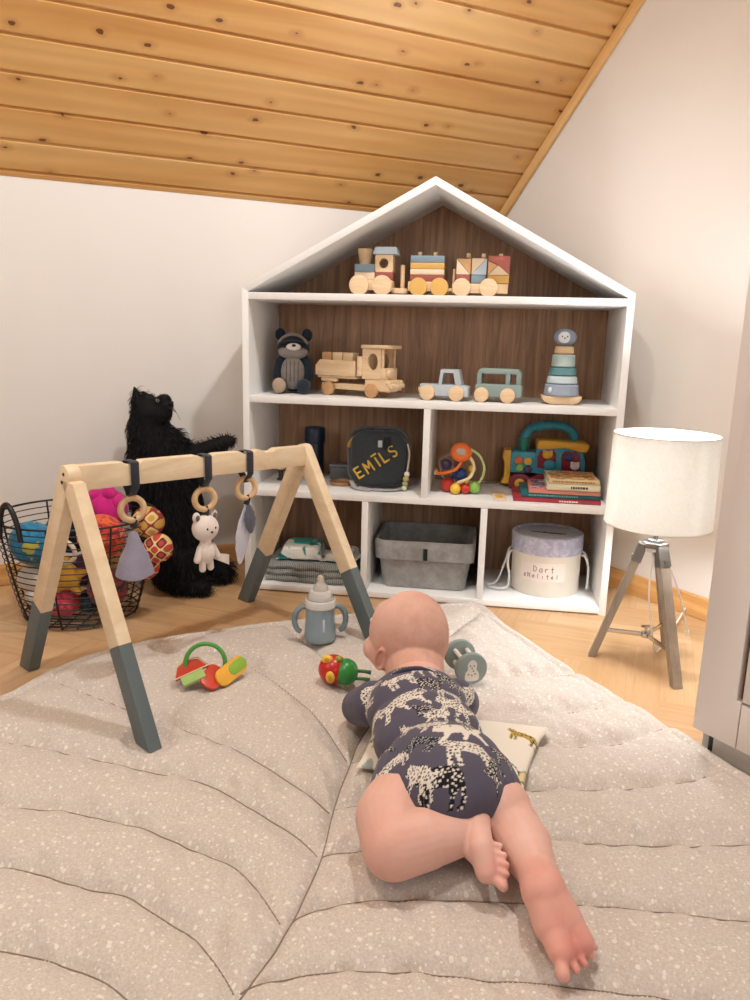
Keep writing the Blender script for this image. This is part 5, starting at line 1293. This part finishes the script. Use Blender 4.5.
# round keepsake box
ux_, vx_ = shelf_on(546.2, 598.5, S0)
RB = .0965
hb_ = stand('round_keepsake_box', 'round cream cardboard box with lavender lid and white rope handles, bottom right bay', 'box', ux_, vx_+RB+.002, S0)
M_cb = plain('cream_card', '#e2d8c9', .75, .03, 30); t = NT('lavender_print_paper'); v = t.coords(); f = t.noise(v, 45, 4, .7, .6)
t.col(t.ramp(f, [(.35, '#a7a6bb'), (.5, '#b7b5c6'), (.62, '#cdcbd6'), (.7, '#9a99b1')])); t.set(Roughness=.7); M_lav = t.m
HB, HL = .118, .050
bm = B(); lathe(bm, [(.001, 0), (RB-.003, 0), (RB-.001, .003), (RB-.001, HB+.03), (.001, HB+.03)], n=56); bb = obj('body', bm, M_cb, hb_)
bm = B(); lathe(bm, [(.001, HB+HL-.006), (RB-.006, HB+HL-.006), (RB-.005, HB+HL), (RB+.001, HB+HL), (RB+.003, HB+HL-.003), (RB+.003, HB), (RB, HB)], n=56, cap=False); ld = obj('lid', bm, M_lav, hb_)
bm = B(); lathe(bm, [(.001, HB+HL-.0035), (RB-.02, HB+HL-.0035), (RB-.019, HB+HL-.0055)], n=48, cap=False); obj('lid_panel', bm, plain('lid_panel_paper', '#b9b9c1', .7), ld)
bm = B(); rr_ = random.Random(2)
for k in range(9):
    x = -.042+.084*k/8; z_ = HB+HL-.003
    prism(bm, [(x-.007, -.004+.003*rr_.uniform(-1, 1)), (x+.007, -.003+.003*rr_.uniform(-1, 1)), (x+.008, .003+.004*rr_.random()), (x-.002, .005+.006*rr_.random())], .0008, 0, Matrix.Translation((0, -.01, z_)) @ Matrix.Rotation(rad(-90), 4, 'X') @ Matrix.Rotation(rad(8), 4, 'Y'))
obj('printed_motif', bm, M_dark, ld)
# curved label with small hand lettering
def arc_patch(a0, a1, z0, z1, R0, n=14):
    bm = B(); g = []
    for k in range(n+1):
        a = a0+(a1-a0)*k/n; g.append([bm.verts.new((R0*math.sin(a), -R0*math.cos(a), z)) for z in (z0, z1)])
    for k in range(n): bm.faces.new((g[k][0], g[k+1][0], g[k+1][1], g[k][1]))
    r_ = bmesh.ops.extrude_face_region(bm, geom=bm.faces[:]); 
    for vv in [e for e in r_['geom'] if isinstance(e, bmesh.types.BMVert)]: vv.co.x *= 1.006; vv.co.y *= 1.006
    return bm
lb = obj('label', arc_patch(-.85, .5, .046, .098, RB-.0006), plain('pinkish_label', '#eadcd2', .7, .02), bb)
def scribble(strokes, R0, m, name):
    bm = B()
    for s in strokes: tube(bm, [(R0*math.sin(a), -R0*math.cos(a), z) for a, z in s], .0009, 6)
    return obj(name, bm, m, lb)
M_ink = rgb('pencil_grey', '#7d7679')
def strokes_for(txt, a0, z0, da, h):
    F = {'D': [[(0, 0), (0, 1), (.6, .8), (.7, .4), (.5, .1), (0, 0)]], 'a': [[(.6, .6), (.2, .6), (0, .3), (.2, 0), (.6, .1)], [(.6, .65), (.65, 0)]], 'r': [[(.1, 0), (.1, .6)], [(.1, .4), (.4, .65), (.6, .6)]], 't': [[(.3, 1), (.3, .1), (.5, 0)], [(.05, .65), (.6, .65)]], 's': [[(.6, .6), (.2, .6), (.15, .4), (.55, .25), (.5, 0), (.05, 0)]], 'N': [[(0, 0), (0, 1), (.6, 0), (.6, 1)]], 'o': [[(.3, .65), (.02, .4), (.1, .05), (.5, .05), (.6, .4), (.3, .65)]], 'l': [[(.3, 1), (.3, 0)]], 'i': [[(.3, .6), (.3, 0)]], 'e': [[(.05, .3), (.6, .35), (.4, .65), (.1, .5), (.05, .15), (.5, 0)]]}
    out_ = []
    for i, ch_ in enumerate(txt):
        for s in F.get(ch_, []): out_.append([(a0+da*(i+x*.85), z0+h*y) for x, y in s])
    return out_
scribble(strokes_for('Dart', -.42, .073, .165, .016), RB+.0008, M_ink, 'lettering'); scribble(strokes_for('sNolitel', -.72, .055, .135, .012), RB+.0008, M_ink, 'lettering')
M_rope = fabric('white_cotton_rope', '#e3e1de', .04, 200)
for sx in (-1, 1):
    bm = B(); 
    if sx < 0: P = [(-RB+.001, -.02, HB-.008), (-RB-.008, -.028, HB-.012), (-RB-.012, -.036, HB-.04), (-RB-.006, -.045, HB-.075), (-RB-.010, -.055, HB-.105), (-RB-.035, -.06, .006), (-RB-.06, -.045, .005)]; Q = [(-RB-.001, .012, HB-.004), (-RB-.010, .006, HB-.015), (-RB-.018, .002, HB-.05), (-RB-.04, -.01, .012), (-RB-.066, -.02, .005)]
    else: P = [(RB-.001, -.02, HB-.010), (RB+.010, -.026, HB-.014), (RB+.019, -.03, HB-.045), (RB+.020, -.03, HB-.085), (RB+.019, -.028, HB-.105)]; Q = [(RB, .004, HB-.004), (RB+.012, -.004, HB-.012), (RB+.021, -.012, HB-.045), (RB+.020, -.022, HB-.09)]
    tube(bm, P, .0034, 8, sub=6); obj('rope_handle', bm, M_rope, hb_)
    bm = B(); tube(bm, Q, .003, 8, sub=6); obj('rope_handle', bm, M_rope, hb_)
# ================================================================== TOYS ON THE MAT
def fthing(name, label, cat, px, py, rz=0, dz=0): 
    P = mat_at(px, py); return thing(name, label, cat, (P.x, P.y, P.z+dz+.005), rz), P
# training cup
bo, P = fthing('training_bottle', 'grey-blue two-handled baby bottle with pale collar standing near the far mat edge', 'bottle', 320, 641, rad(8))
t = NT('grey_blue_translucent_plastic'); v = t.coords(); t.col(t.ramp(t.noise(v, 12, 2), [(.3, '#8fa6b2'), (.7, '#a3b8c2')])); t.set(Roughness=.3, Transmission_Weight=.25); M_cup = t.m
M_col = rgb('pale_grey_plastic', '#c9c6c1', .4); M_hd = rgb('grey_teal_plastic', '#778b92', .4)
t = NT('silicone'); t.col('#e4dcd2'); t.set(Roughness=.2, Transmission_Weight=.5, IOR=1.35); M_sil = t.m
bm = B(); lathe(bm, [(.001, 0), (.033, 0), (.0365, .004), (.037, .012), (.034, .045), (.0335, .075), (.033, .080), (.001, .080)], n=40); bd_ = obj('body', bm, M_cup, bo)
bm = B(); box(bm, (.006, -.0342, .045), (.005, .002, .03), .0008, rot=Matrix.Rotation(0, 3, 'X')); obj('volume_mark', bm, rgb('mark_white', '#cfd9dd'), bd_)
bm = B(); lathe(bm, [(.001, .0805), (.0345, .0805), (.0365, .083), (.0355, .097), (.033, .100), (.028, .102), (.0265, .116), (.023, .121), (.001, .121)], n=40); obj('collar', bm, M_col, bo)
bm = B(); torus(bm, (0, 0, .101), .0305, .0016, n=40, m=8); obj('groove_ring', bm, rgb('collar_groove', '#8c8a88'), bo)
bm = B(); lathe(bm, [(.018, .1212), (.0165, .128), (.0105, .136), (.0075, .142), (.0078, .149), (.0055, .154), (.001, .1555)], n=24); obj('teat', bm, M_sil, bo)
for s in (-1, 1):
    bm = B(); tube(bm, [(s*.031, 0, .080), (s*.044, 0, .079), (s*.056, 0, .066), (s*.059, 0, .046), (s*.054, 0, .028), (s*.045, 0, .020)], [.0062, .0062, .0068, .0068, .0064, .0058], 12, sub=6); obj('handle', bm, M_hd, bo)
# red and green ball rattle
cr, P = fthing('ball_rattle', 'red and green round rattle with yellow panels, left of the head of the baby', 'rattle', 338, 686, rad(-12))
R0 = .030
bm = B(); ell(bm, (-.010, 0, R0+.0005), (.031, R0, R0)); obj('red_half', bm, rgb('tomato_red', '#c22a22', .3), cr)
bm = B(); ell(bm, (.016, 0, R0-.002), (.0255, .0275, .027)); obj('green_half', bm, rgb('leaf_green', '#2f8a3f', .3), cr)
for x, y, z, sx, sy in ((-.020, -.012, .056, .012, .010), (-.009, -.0275, .026, .0095, .013)):
    bm = B(); ell(bm, (x, y, z), (sx, .007, sy)); yp = obj('yellow_panel', bm, rgb('sun_yellow', '#ecc04a', .3), cr)
    bm = B(); ell(bm, (x+.0005, y-.006, z), (sx*.42, .0025, sy*.6)); obj('panel_dot', bm, rgb('amber_dot', '#d1952a', .3), yp)
bm = B(); ell(bm, (.003, -.008, .058), (.007, .006, .006)); obj('green_stud', bm, rgb('lime_stud', '#8da53c', .3), cr)
for z, y in ((.030, .006), (.018, -.004)): bm = B(); tube(bm, [(.036, y, z), (.052, y+.002, z), (.066, y+.004, z-.002)], [.0036, .0034, .0046], 10, sub=4); obj('antenna', bm, rgb('dark_green', '#1f6a38', .35), cr)
# teething keys
ky, P = fthing('teething_keys', 'green teething ring with red, orange and lime keys lying on the left of the mat', 'teether', 206, 684, rad(10))
M_kg = rgb('ring_green', '#4da045', .35)
bm = B(); Rk = .040; rz_ = .034
tube(bm, [(Rk*math.cos(a)*.98-.001, .012+.006*math.sin(a), rz_+Rk*math.sin(a)) for a in [rad(x) for x in range(-50, 236, 11)]], .0046, 10); obj('ring', bm, M_kg, ky)
def plate(name, pts, m, loc, rot, th=.006, par=None):
    bm = B(); prism(bm, pts, th, .0014); return obj(name, bm, m, par or ky, loc=loc, rot=rot)
flat_ = rad(-74)
k1_ = plate('house_key', [(-.034, .0), (.034, .0), (.022, .03), (0, .042), (-.022, .03)], rgb('key_red', '#c6402c', .35), (-.026, -.010, .024), (flat_, rad(-18), rad(14)))
plate('key_panel', [(-.024, -.026), (.022, -.026), (.022, -.002), (-.024, -.002)], rgb('key_lime', '#a9c878', .35), (0, -.0005, 0), (0, 0, 0), .0065, k1_)
bm = B(); tube(bm, [(-.036, -.004, -.001), (.036, -.004, -.001), (.023, -.004, .032), (0, -.004, .044), (-.023, -.004, .032)], .0016, 6, True); obj('key_rim', bm, rgb('key_cream', '#e0cfa2', .4), k1_)
plate('red_key', rrect(.04, .062, .016, 5), rgb('key_red2', '#cf4630', .35), (.014, -.016, .017), (flat_, rad(30), rad(-14)))
k3_ = plate('yellow_key', rrect(.036, .085, .017, 6), rgb('key_yellow', '#ecae3c', .35), (.050, .002, .020), (flat_, rad(52), rad(-26)))
plate('key_green_patch', rrect(.024, .05, .012, 5), rgb('key_green', '#8bb63c', .35), (0, -.001, .018), (0, 0, 0), .0068, k3_)
# dumbbell rattle
db, P = fthing('dumbbell_rattle', 'sage grey dumbbell rattle with white bear print, right of the head of the baby', 'rattle', 466, 681, 0)
axd = V((.22, -.96, .0)).normalized(); Mdb = rgb('sage_grey_wood', '#8f9d97', .5); Mwt = rgb('white_wood', '#e6e1d8', .5)
RD = .0335
def dd_(f, side=0, z=0): q = axd*f; sd = V((-axd.y, axd.x, 0)); return q+sd*side+V((0, 0, RD+z+.0005))
bm = B(); cyl(bm, dd_(.017), dd_(.030), RD, RD, 44, .003); fd = obj('front_disc', bm, Mdb, db)
bm = B(); cyl(bm, dd_(-.052), dd_(-.039), RD, RD, 44, .003); obj('back_disc', bm, Mdb, db)
for a in (45, 135, 225, 315):
    bm = B(); q = rad(a); cyl(bm, dd_(-.040, .018*math.cos(q), .018*math.sin(q)), dd_(.018, .018*math.cos(q), .018*math.sin(q)), .0045, .0045, 12); obj('rod', bm, Mwt, db)
bm = B(); fz = .0302
def dpr(pts):
    P_ = [dd_(fz, x, z) for x, z in pts]; Q_ = [dd_(fz+.0008, x, z) for x, z in pts]; rings(bm, [P_, Q_])
sdir = -1
bear = smooth_path([V((x, z, 0)) for x, z in ((-.012, -.023), (.013, -.023), (.0145, -.008), (.0095, .0), (.010, .012), (.005, .0195), (-.003, .0195), (-.009, .012), (-.0085, .0), (-.0135, -.008))], 4, True)
dpr([(p.x, p.y) for p in bear]); pr = obj('bear_print', bm, Mwt, fd)
bm = B()
for x, z in ((-.004, .008), (.004, .008), (0, .003), (-.007, -.010), (0, -.012), (.007, -.009), (.003, -.003)): cyl(bm, dd_(fz+.0006, x, z), dd_(fz+.0014, x, z), .0017, .0015, 10)
obj('print_dots', bm, rgb('print_grey', '#5f625f'), pr)
# ================================================================== CAT
cy0 = 2.03
def CP(px, py, y=cy0): return at_depth(px, py, y+.035)
t = NT('black_fur_skin'); t.col('#0b0b0d'); t.set(Roughness=.75); t.b.inputs['Specular IOR Level'].default_value = .25; M_fur0 = t.m
t = NT('black_fur'); t.col('#0d0d10'); t.set(Roughness=.55); t.b.inputs['Specular IOR Level'].default_value = .25; M_fur = t.m
bm = B()
base = CP(172, 585, 2.06)
hz = lambda py: at_depth(165, py, cy0).z
hau = CP(172, 556, 2.06); hau.z = max(hau.z, .1)
ell(bm, (hau.x+.006, 2.095, .105), (.100, .110, .104)); ell(bm, (hau.x+.035, 2.035, .075), (.075, .07, .075))
tp = CP(160, 455, 2.04); chain(bm, [V((hau.x+.004, 2.095, .13)), CP(167, 510, 2.05), tp], [.098, .094, .082], 24)
nk = CP(149, 430, 2.03); capsule(bm, tp, nk, .079, .056); hd_ = CP(149, 413, 2.02); ell(bm, hd_, (.050, .043, .046)); capsule(bm, nk, hd_, .056, .046)
ell(bm, CP(160, 413, 2.01), (.034, .034, .030)); mzl = CP(166.5, 405.5, 2.0); ell(bm, mzl, (.020, .021, .018)); ell(bm, CP(164, 399, 2.0), (.02, .018, .014)); 
for px_, py_, bx, by in ((134.5, 390, 138, 403), (143, 394, 147, 400)):
    yy = 2.0 if px_ < 140 else 2.055; a_, b_ = CP(bx, by, yy), CP(px_, py_-3, yy); capsule(bm, a_, b_, .021, .0045, 14)
# foreleg stretched to the bookcase, other one beneath, hind feet
chain(bm, [CP(172, 462, 2.02), CP(196, 455, 2.015), CP(215, 446, 2.015), CP(226, 441.5, 2.02)], [.046, .030, .022, .0185]); ell(bm, CP(229, 441, 2.022), (.020, .017, .016))
chain(bm, [CP(178, 480, 2.06), CP(200, 468, 2.08), CP(220, 452, 2.09)], [.04, .026, .018])
for y_ in (2.0, 2.125): chain(bm, [V((hau.x+.05, y_, .03)), V((hau.x+.115, y_-.01, .022))], [.032, .022])
tail = [V((hau.x-.03, 2.165, .05)), V((hau.x+.04, 2.18, .035)), V((hau.x+.11, 2.15, .032)), V((hau.x+.150, 2.09, .030))]
chain(bm, smooth_path(tail, 3), [.034]*9+[.02], 14)
for v_ in bm.verts: v_.co.z = max(v_.co.z, .004)
cat = remesh('cat', bm, M_fur0, None, .005, 8, .5)
tag(cat, 'long-haired black cat sitting up behind the play gym, one paw against the bookcase, looking up', 'cat')
# fur: tapered strands, lying downwards
rr_ = random.Random(11); me = cat.data; me.calc_loop_triangles()
areas = []; tot = 0
for tr in me.loop_triangles: tot += tr.area; areas.append(tot)
import bisect
bm = B()
def fur(n, lmin, lmax, wd_):
    for _ in range(n):
        tr = me.loop_triangles[bisect.bisect(areas, rr_.random()*tot)]
        a_, b_, c_ = [me.vertices[i].co for i in tr.vertices]; u_, w2 = rr_.random(), rr_.random()
        if u_+w2 > 1: u_, w2 = 1-u_, 1-w2
        P = a_+(b_-a_)*u_+(c_-a_)*w2; N_ = tr.normal.copy()
        headness = max(0, 1-min((P-hd_).length, (P-mzl).length)/.09)
        L_ = rr_.uniform(lmin, lmax)*(1-.86*min(1, headness*1.6))
        if P.z > .3 and P.x > hau.x+.08: L_ *= .5
        if P.x < hau.x-.03 and P.z < .36 and P.y < 2.15: L_ *= .45
        flow = V((rr_.uniform(-.35, .35), rr_.uniform(-.35, .35), -1)); flow = (flow-N_*flow.dot(N_)); 
        d1 = (N_*.55+flow*.8).normalized(); d2 = (N_*.15+flow*1.0).normalized()
        q1 = P+d1*L_*.5; q2 = q1+d2*L_*.5
        if q2.z < .002: q2.z = .002
        if q1.z < .002: q1.z = .003
        sd = d1.cross(V((rr_.uniform(-1, 1), rr_.uniform(-1, 1), rr_.uniform(-1, 1)))).normalized()*wd_
        A_ = [bm.verts.new(P-sd-N_*.002), bm.verts.new(P+sd-N_*.002), bm.verts.new(q1+sd*.7), bm.verts.new(q1-sd*.7), bm.verts.new(q2)]
        bm.faces.new((A_[0], A_[1], A_[2], A_[3])); bm.faces.new((A_[3], A_[2], A_[4]))
fur(17000, .016, .040, .0009)
fo = obj('fur', bm, M_fur, cat, False, recalc=False); fo['kind'] = 'stuff'
eyp = CP(157.5, 400.5, 1.985); M_ce = rgb('cat_eye', '#7d8a8c', .1)
bm = B(); ell(bm, eyp, (.005, .004, .005)); ce = obj('eye', bm, M_ce, cat); bm = B(); ell(bm, eyp+V((.002, -.0045, .001)), (.0022, .0016, .004)); obj('pupil', bm, M_dark, ce)
bm = B(); ell(bm, CP(172, 402.5, 1.985), (.0045, .006, .004)); obj('nose', bm, rgb('cat_nose', '#1c1819', .4), cat)
bm = B()
for k in range(6):
    p0 = CP(169, 408, 1.98); tube(bm, [p0, p0+V((.012+.002*k, -.012, .004-.003*k)), p0+V((.02+.003*k, -.022, .001-.006*k))], .0004, 5, sub=3)
obj('whiskers', bm, rgb('whisker', '#3a3a3c'), cat)['kind'] = 'stuff'
# ================================================================== WIRE BASKET
bc_ = at(75, 630, 0); BKC = V((bc_.x-.026, bc_.y+.116, 0))
RT, RBt, HBk = .187, .128, .265
M_wire = plain('black_wire', '#151516', .45, .05)
wbk = thing('wire_basket', 'round black wire basket full of soft toys on the floor between wall and play gym', 'basket', BKC)
def brad(z): f = z/HBk; return RBt+(RT-RBt)*(f**.72)
def bwob(a): return 1+.03*math.cos(2*a)
for i in range(17):
    z = .012+(HBk-.012)*i/16; r = brad(z); bm = B()
    tube(bm, [V((r*bwob(a)*math.cos(a), r*bwob(a)*math.sin(a), z)) for a in [2*PI*k/56 for k in range(56)]], .0028 if i in (0, 16) else .0014, 6, True); obj('rim_wire' if i in (0, 16) else 'hoop_wire', bm, M_wire, wbk)
for k in range(8):
    a = 2*PI*k/8+rad(-90); bm = B(); tube(bm, [V((brad(z)*bwob(a)*math.cos(a), brad(z)*bwob(a)*math.sin(a), z)) for z in [.004+(HBk-.004)*j/12 for j in range(13)]], .0026, 8); obj('upright_wire', bm, M_wire, wbk)
bm = B()
for k in range(-3, 4):
    x = k*.034; y_ = math.sqrt(max(.0001, .127**2-x*x)); tube(bm, [V((x, -y_, .005)), V((x, y_, .005))], .0016, 6); tube(bm, [V((-y_, x, .008)), V((y_, x, .008))], .0016, 6)
obj('base_grid', bm, M_wire, wbk)
hx_ = at_depth(31, 500, BKC.y-.1)-BKC
for a0 in (rad(240), rad(75)):
    bm = B(); pts_ = []
    for k in range(15):
        f = k/14; a = a0+rad(-11+22*f); lift = math.sin(PI*f)**.6; r = RT*1.02; pts_.append(V((r*bwob(a)*math.cos(a), r*bwob(a)*math.sin(a), HBk-.03+lift*.085)))
    tube(bm, pts_, .0062, 10); obj('handle', bm, M_wire, wbk)
def BT_(px, py, dy): return at_depth(px, py, BKC.y+dy)
def softball(name, label, px, py, dy, r, m, g='toys in the wire basket', cat='soft toy', s=(1, 1, 1)):
    P = BT_(px, py, dy)
    q = P-BKC; e_ = r*1.07*max(s[0], s[1]); lim = min(brad(max(.01, q.z))-e_, brad(max(.01, q.z-.7*r))-.75*e_)-.005; rho = math.hypot(q.x, q.y)
    if rho > lim and name != 'plaid_caterpillar': P = BKC+V((q.x*max(lim, .01)/rho, q.y*max(lim, .01)/rho, q.z))
    P.z = max(P.z, .012+r*1.07*s[2])
    t_ = thing(name, label, cat, P, 0, g); bm = B(); ell(bm, (0, 0, 0), (r*s[0], r*s[1], r*s[2]))
    for v_ in bm.verts: v_.co *= 1+.06*noise.noise((v_.co+P)*28)
    obj('body', bm, m, t_); return t_
def patch_mat(name, cols, sc=14):
    t = NT(name); v = t.coords(); f = t.noise(v, sc, 3, .6, .6); n_ = len(cols)
    t.col(t.ramp(f, [(.34+.32*i/(n_-1) if n_ > 1 else .5, c) for i, c in enumerate(cols)], 'CONSTANT')); t.set(Roughness=.95, Sheen_Weight=.2); return t.m
def tartan(name, a, b, c, sc=9):
    t = NT(name); v = t.coords(); out_ = None
    for ax_ in 'XZ':
        w_ = t.n('ShaderNodeTexWave', bands_direction=ax_); t.l(v, w_.inputs['Vector']); w_.inputs['Scale'].default_value = sc; out_ = w_.outputs['Fac'] if out_ is None else t.math('ADD', out_, w_.outputs['Fac'])
    t.col(t.ramp(t.math('MULTIPLY', out_, .5), [(.15, a), (.35, b), (.55, c), (.8, a)], 'CONSTANT')); t.set(Roughness=.95); return t.m
s1_ = softball('pink_fluffy_ball', 'bright pink fluffy soft ball on top of the wire basket', 107, 508, -.015, .05, fabric('hot_pink', '#c3267e', .15, 50))
for i, (x, z) in enumerate(((-.02, .035), (.015, .042), (.035, .02))): bm = B(); ell(bm, (x, -.02, z), .018); obj('tuft', bm, fabric('hot_pink', '#c3267e', .15, 50), s1_)
s2_ = softball('patterned_doll', 'orange and red patterned soft doll in the wire basket, under the pink ball', 106, 538, -.085, .058, patch_mat('orange_red_print', ['#b8352f', '#d8643a', '#c2402f', '#8e2440', '#e07b45'], 30), s=(1, .8, .95))
bm = B(); ell(bm, (.0, -.045, .016), (.012, .006, .012)); obj('button_eye', bm, M_dark, s2_)
s3_ = softball('plaid_caterpillar', 'yellow and red plaid stuffed worm hanging over the right rim of the basket', 148, 522, -.02, .04, tartan('plaid_yellow', '#c79a4a', '#8a3430', '#dcc38a'))
for px_, py_, r_, k in ((158, 548, .037, 1), (146, 566, .034, 2)): bm = B(); P = BT_(px_, py_, -.035)-BT_(148, 522, -.02); ell(bm, P, r_); obj('segment', bm, tartan('plaid_red', '#b9463c', '#e0c27e', '#6d2a3a', 11), s3_)
s4_ = softball('globe_ball', 'blue ball printed like a globe at the left of the basket', 32, 543, -.06, .053, patch_mat('globe_print', ['#1f6f9c', '#2d86b0', '#257aa6', '#b6b04d', '#7f9a45'], 14), cat='ball')
s5_ = softball('white_soft_toy', 'white plush lump low at the left of the basket', 26, 580, -.05, .046, fabric('white_plush2', '#ddd5ca', .06, 50), s=(1.05, .8, .9))
bm = B(); ell(bm, (.012, -.01, -.04), (.04, .035, .028)); obj('leg', bm, fabric('white_plush2', '#ddd5ca', .06, 50), s5_)
s6_ = softball('pink_bird_toy', 'crimson pink soft toy with one round eye at the front bottom of the basket', 63, 605, -.065, .042, patch_mat('crimson_print', ['#b3283f', '#c93f55', '#d2566a', '#b3283f'], 10))
bm = B(); ell(bm, (-.006, -.041, .006), (.013, .006, .013)); ew = obj('eye', bm, rgb('eye_lilac', '#b59bb5'), s6_); bm = B(); ell(bm, (-.006, -.046, .006), (.007, .004, .007)); obj('pupil', bm, M_dark, ew)
s7_ = softball('yellow_star_toy', 'mustard yellow soft star behind the gym leg in the basket', 67, 577, -.09, .034, fabric('mustard_plush', '#c9973a', .12, 40), s=(1, .6, 1))
for k in range(5): a = 2*PI*k/5+.3; bm = B(); capsule(bm, (0, 0, 0), (.045*math.cos(a), 0, .045*math.sin(a)), .022, .008, 12); obj('star_arm', bm, fabric('mustard_plush', '#c9973a', .12, 40), s7_)
P = BT_(64, 552, -.12); rg = obj('cream_ring', torus(B(), (0, 0, 0), .028, .0055, (.15, 1, .1), 36, 10), rgb('cream_ring_plastic', '#d9cdb8', .4), None, loc=P); tag(rg, 'cream plastic ring between the gym legs, on top of toys in the basket', 'ring', 'toys in the wire basket')
s8_ = softball('purple_soft_toy', 'dark purple soft toy in the middle of the wire basket', 86, 570, -.02, .042, fabric('aubergine_plush', '#4a2740', .15, 40))
s9_ = softball('teal_cloth_ball', 'teal and dark cloth ball at the bottom of the basket', 90, 614, -.03, .03, patch_mat('teal_dark', ['#20262c', '#2b4a52', '#20262c', '#4d7a72'], 16))
s10_ = softball('red_dark_doll', 'dark red doll lying behind the gym leg low at the right of the basket', 118, 590, -.06, .05, patch_mat('dark_red_print', ['#5d1f28', '#8d2f33', '#31202a', '#c0923f'], 18))
s11_ = softball('navy_soft_toy', 'navy soft toy behind the other toys in the basket', 70, 530, .04, .06, fabric('navy_deep', '#1e2233', .15, 40))
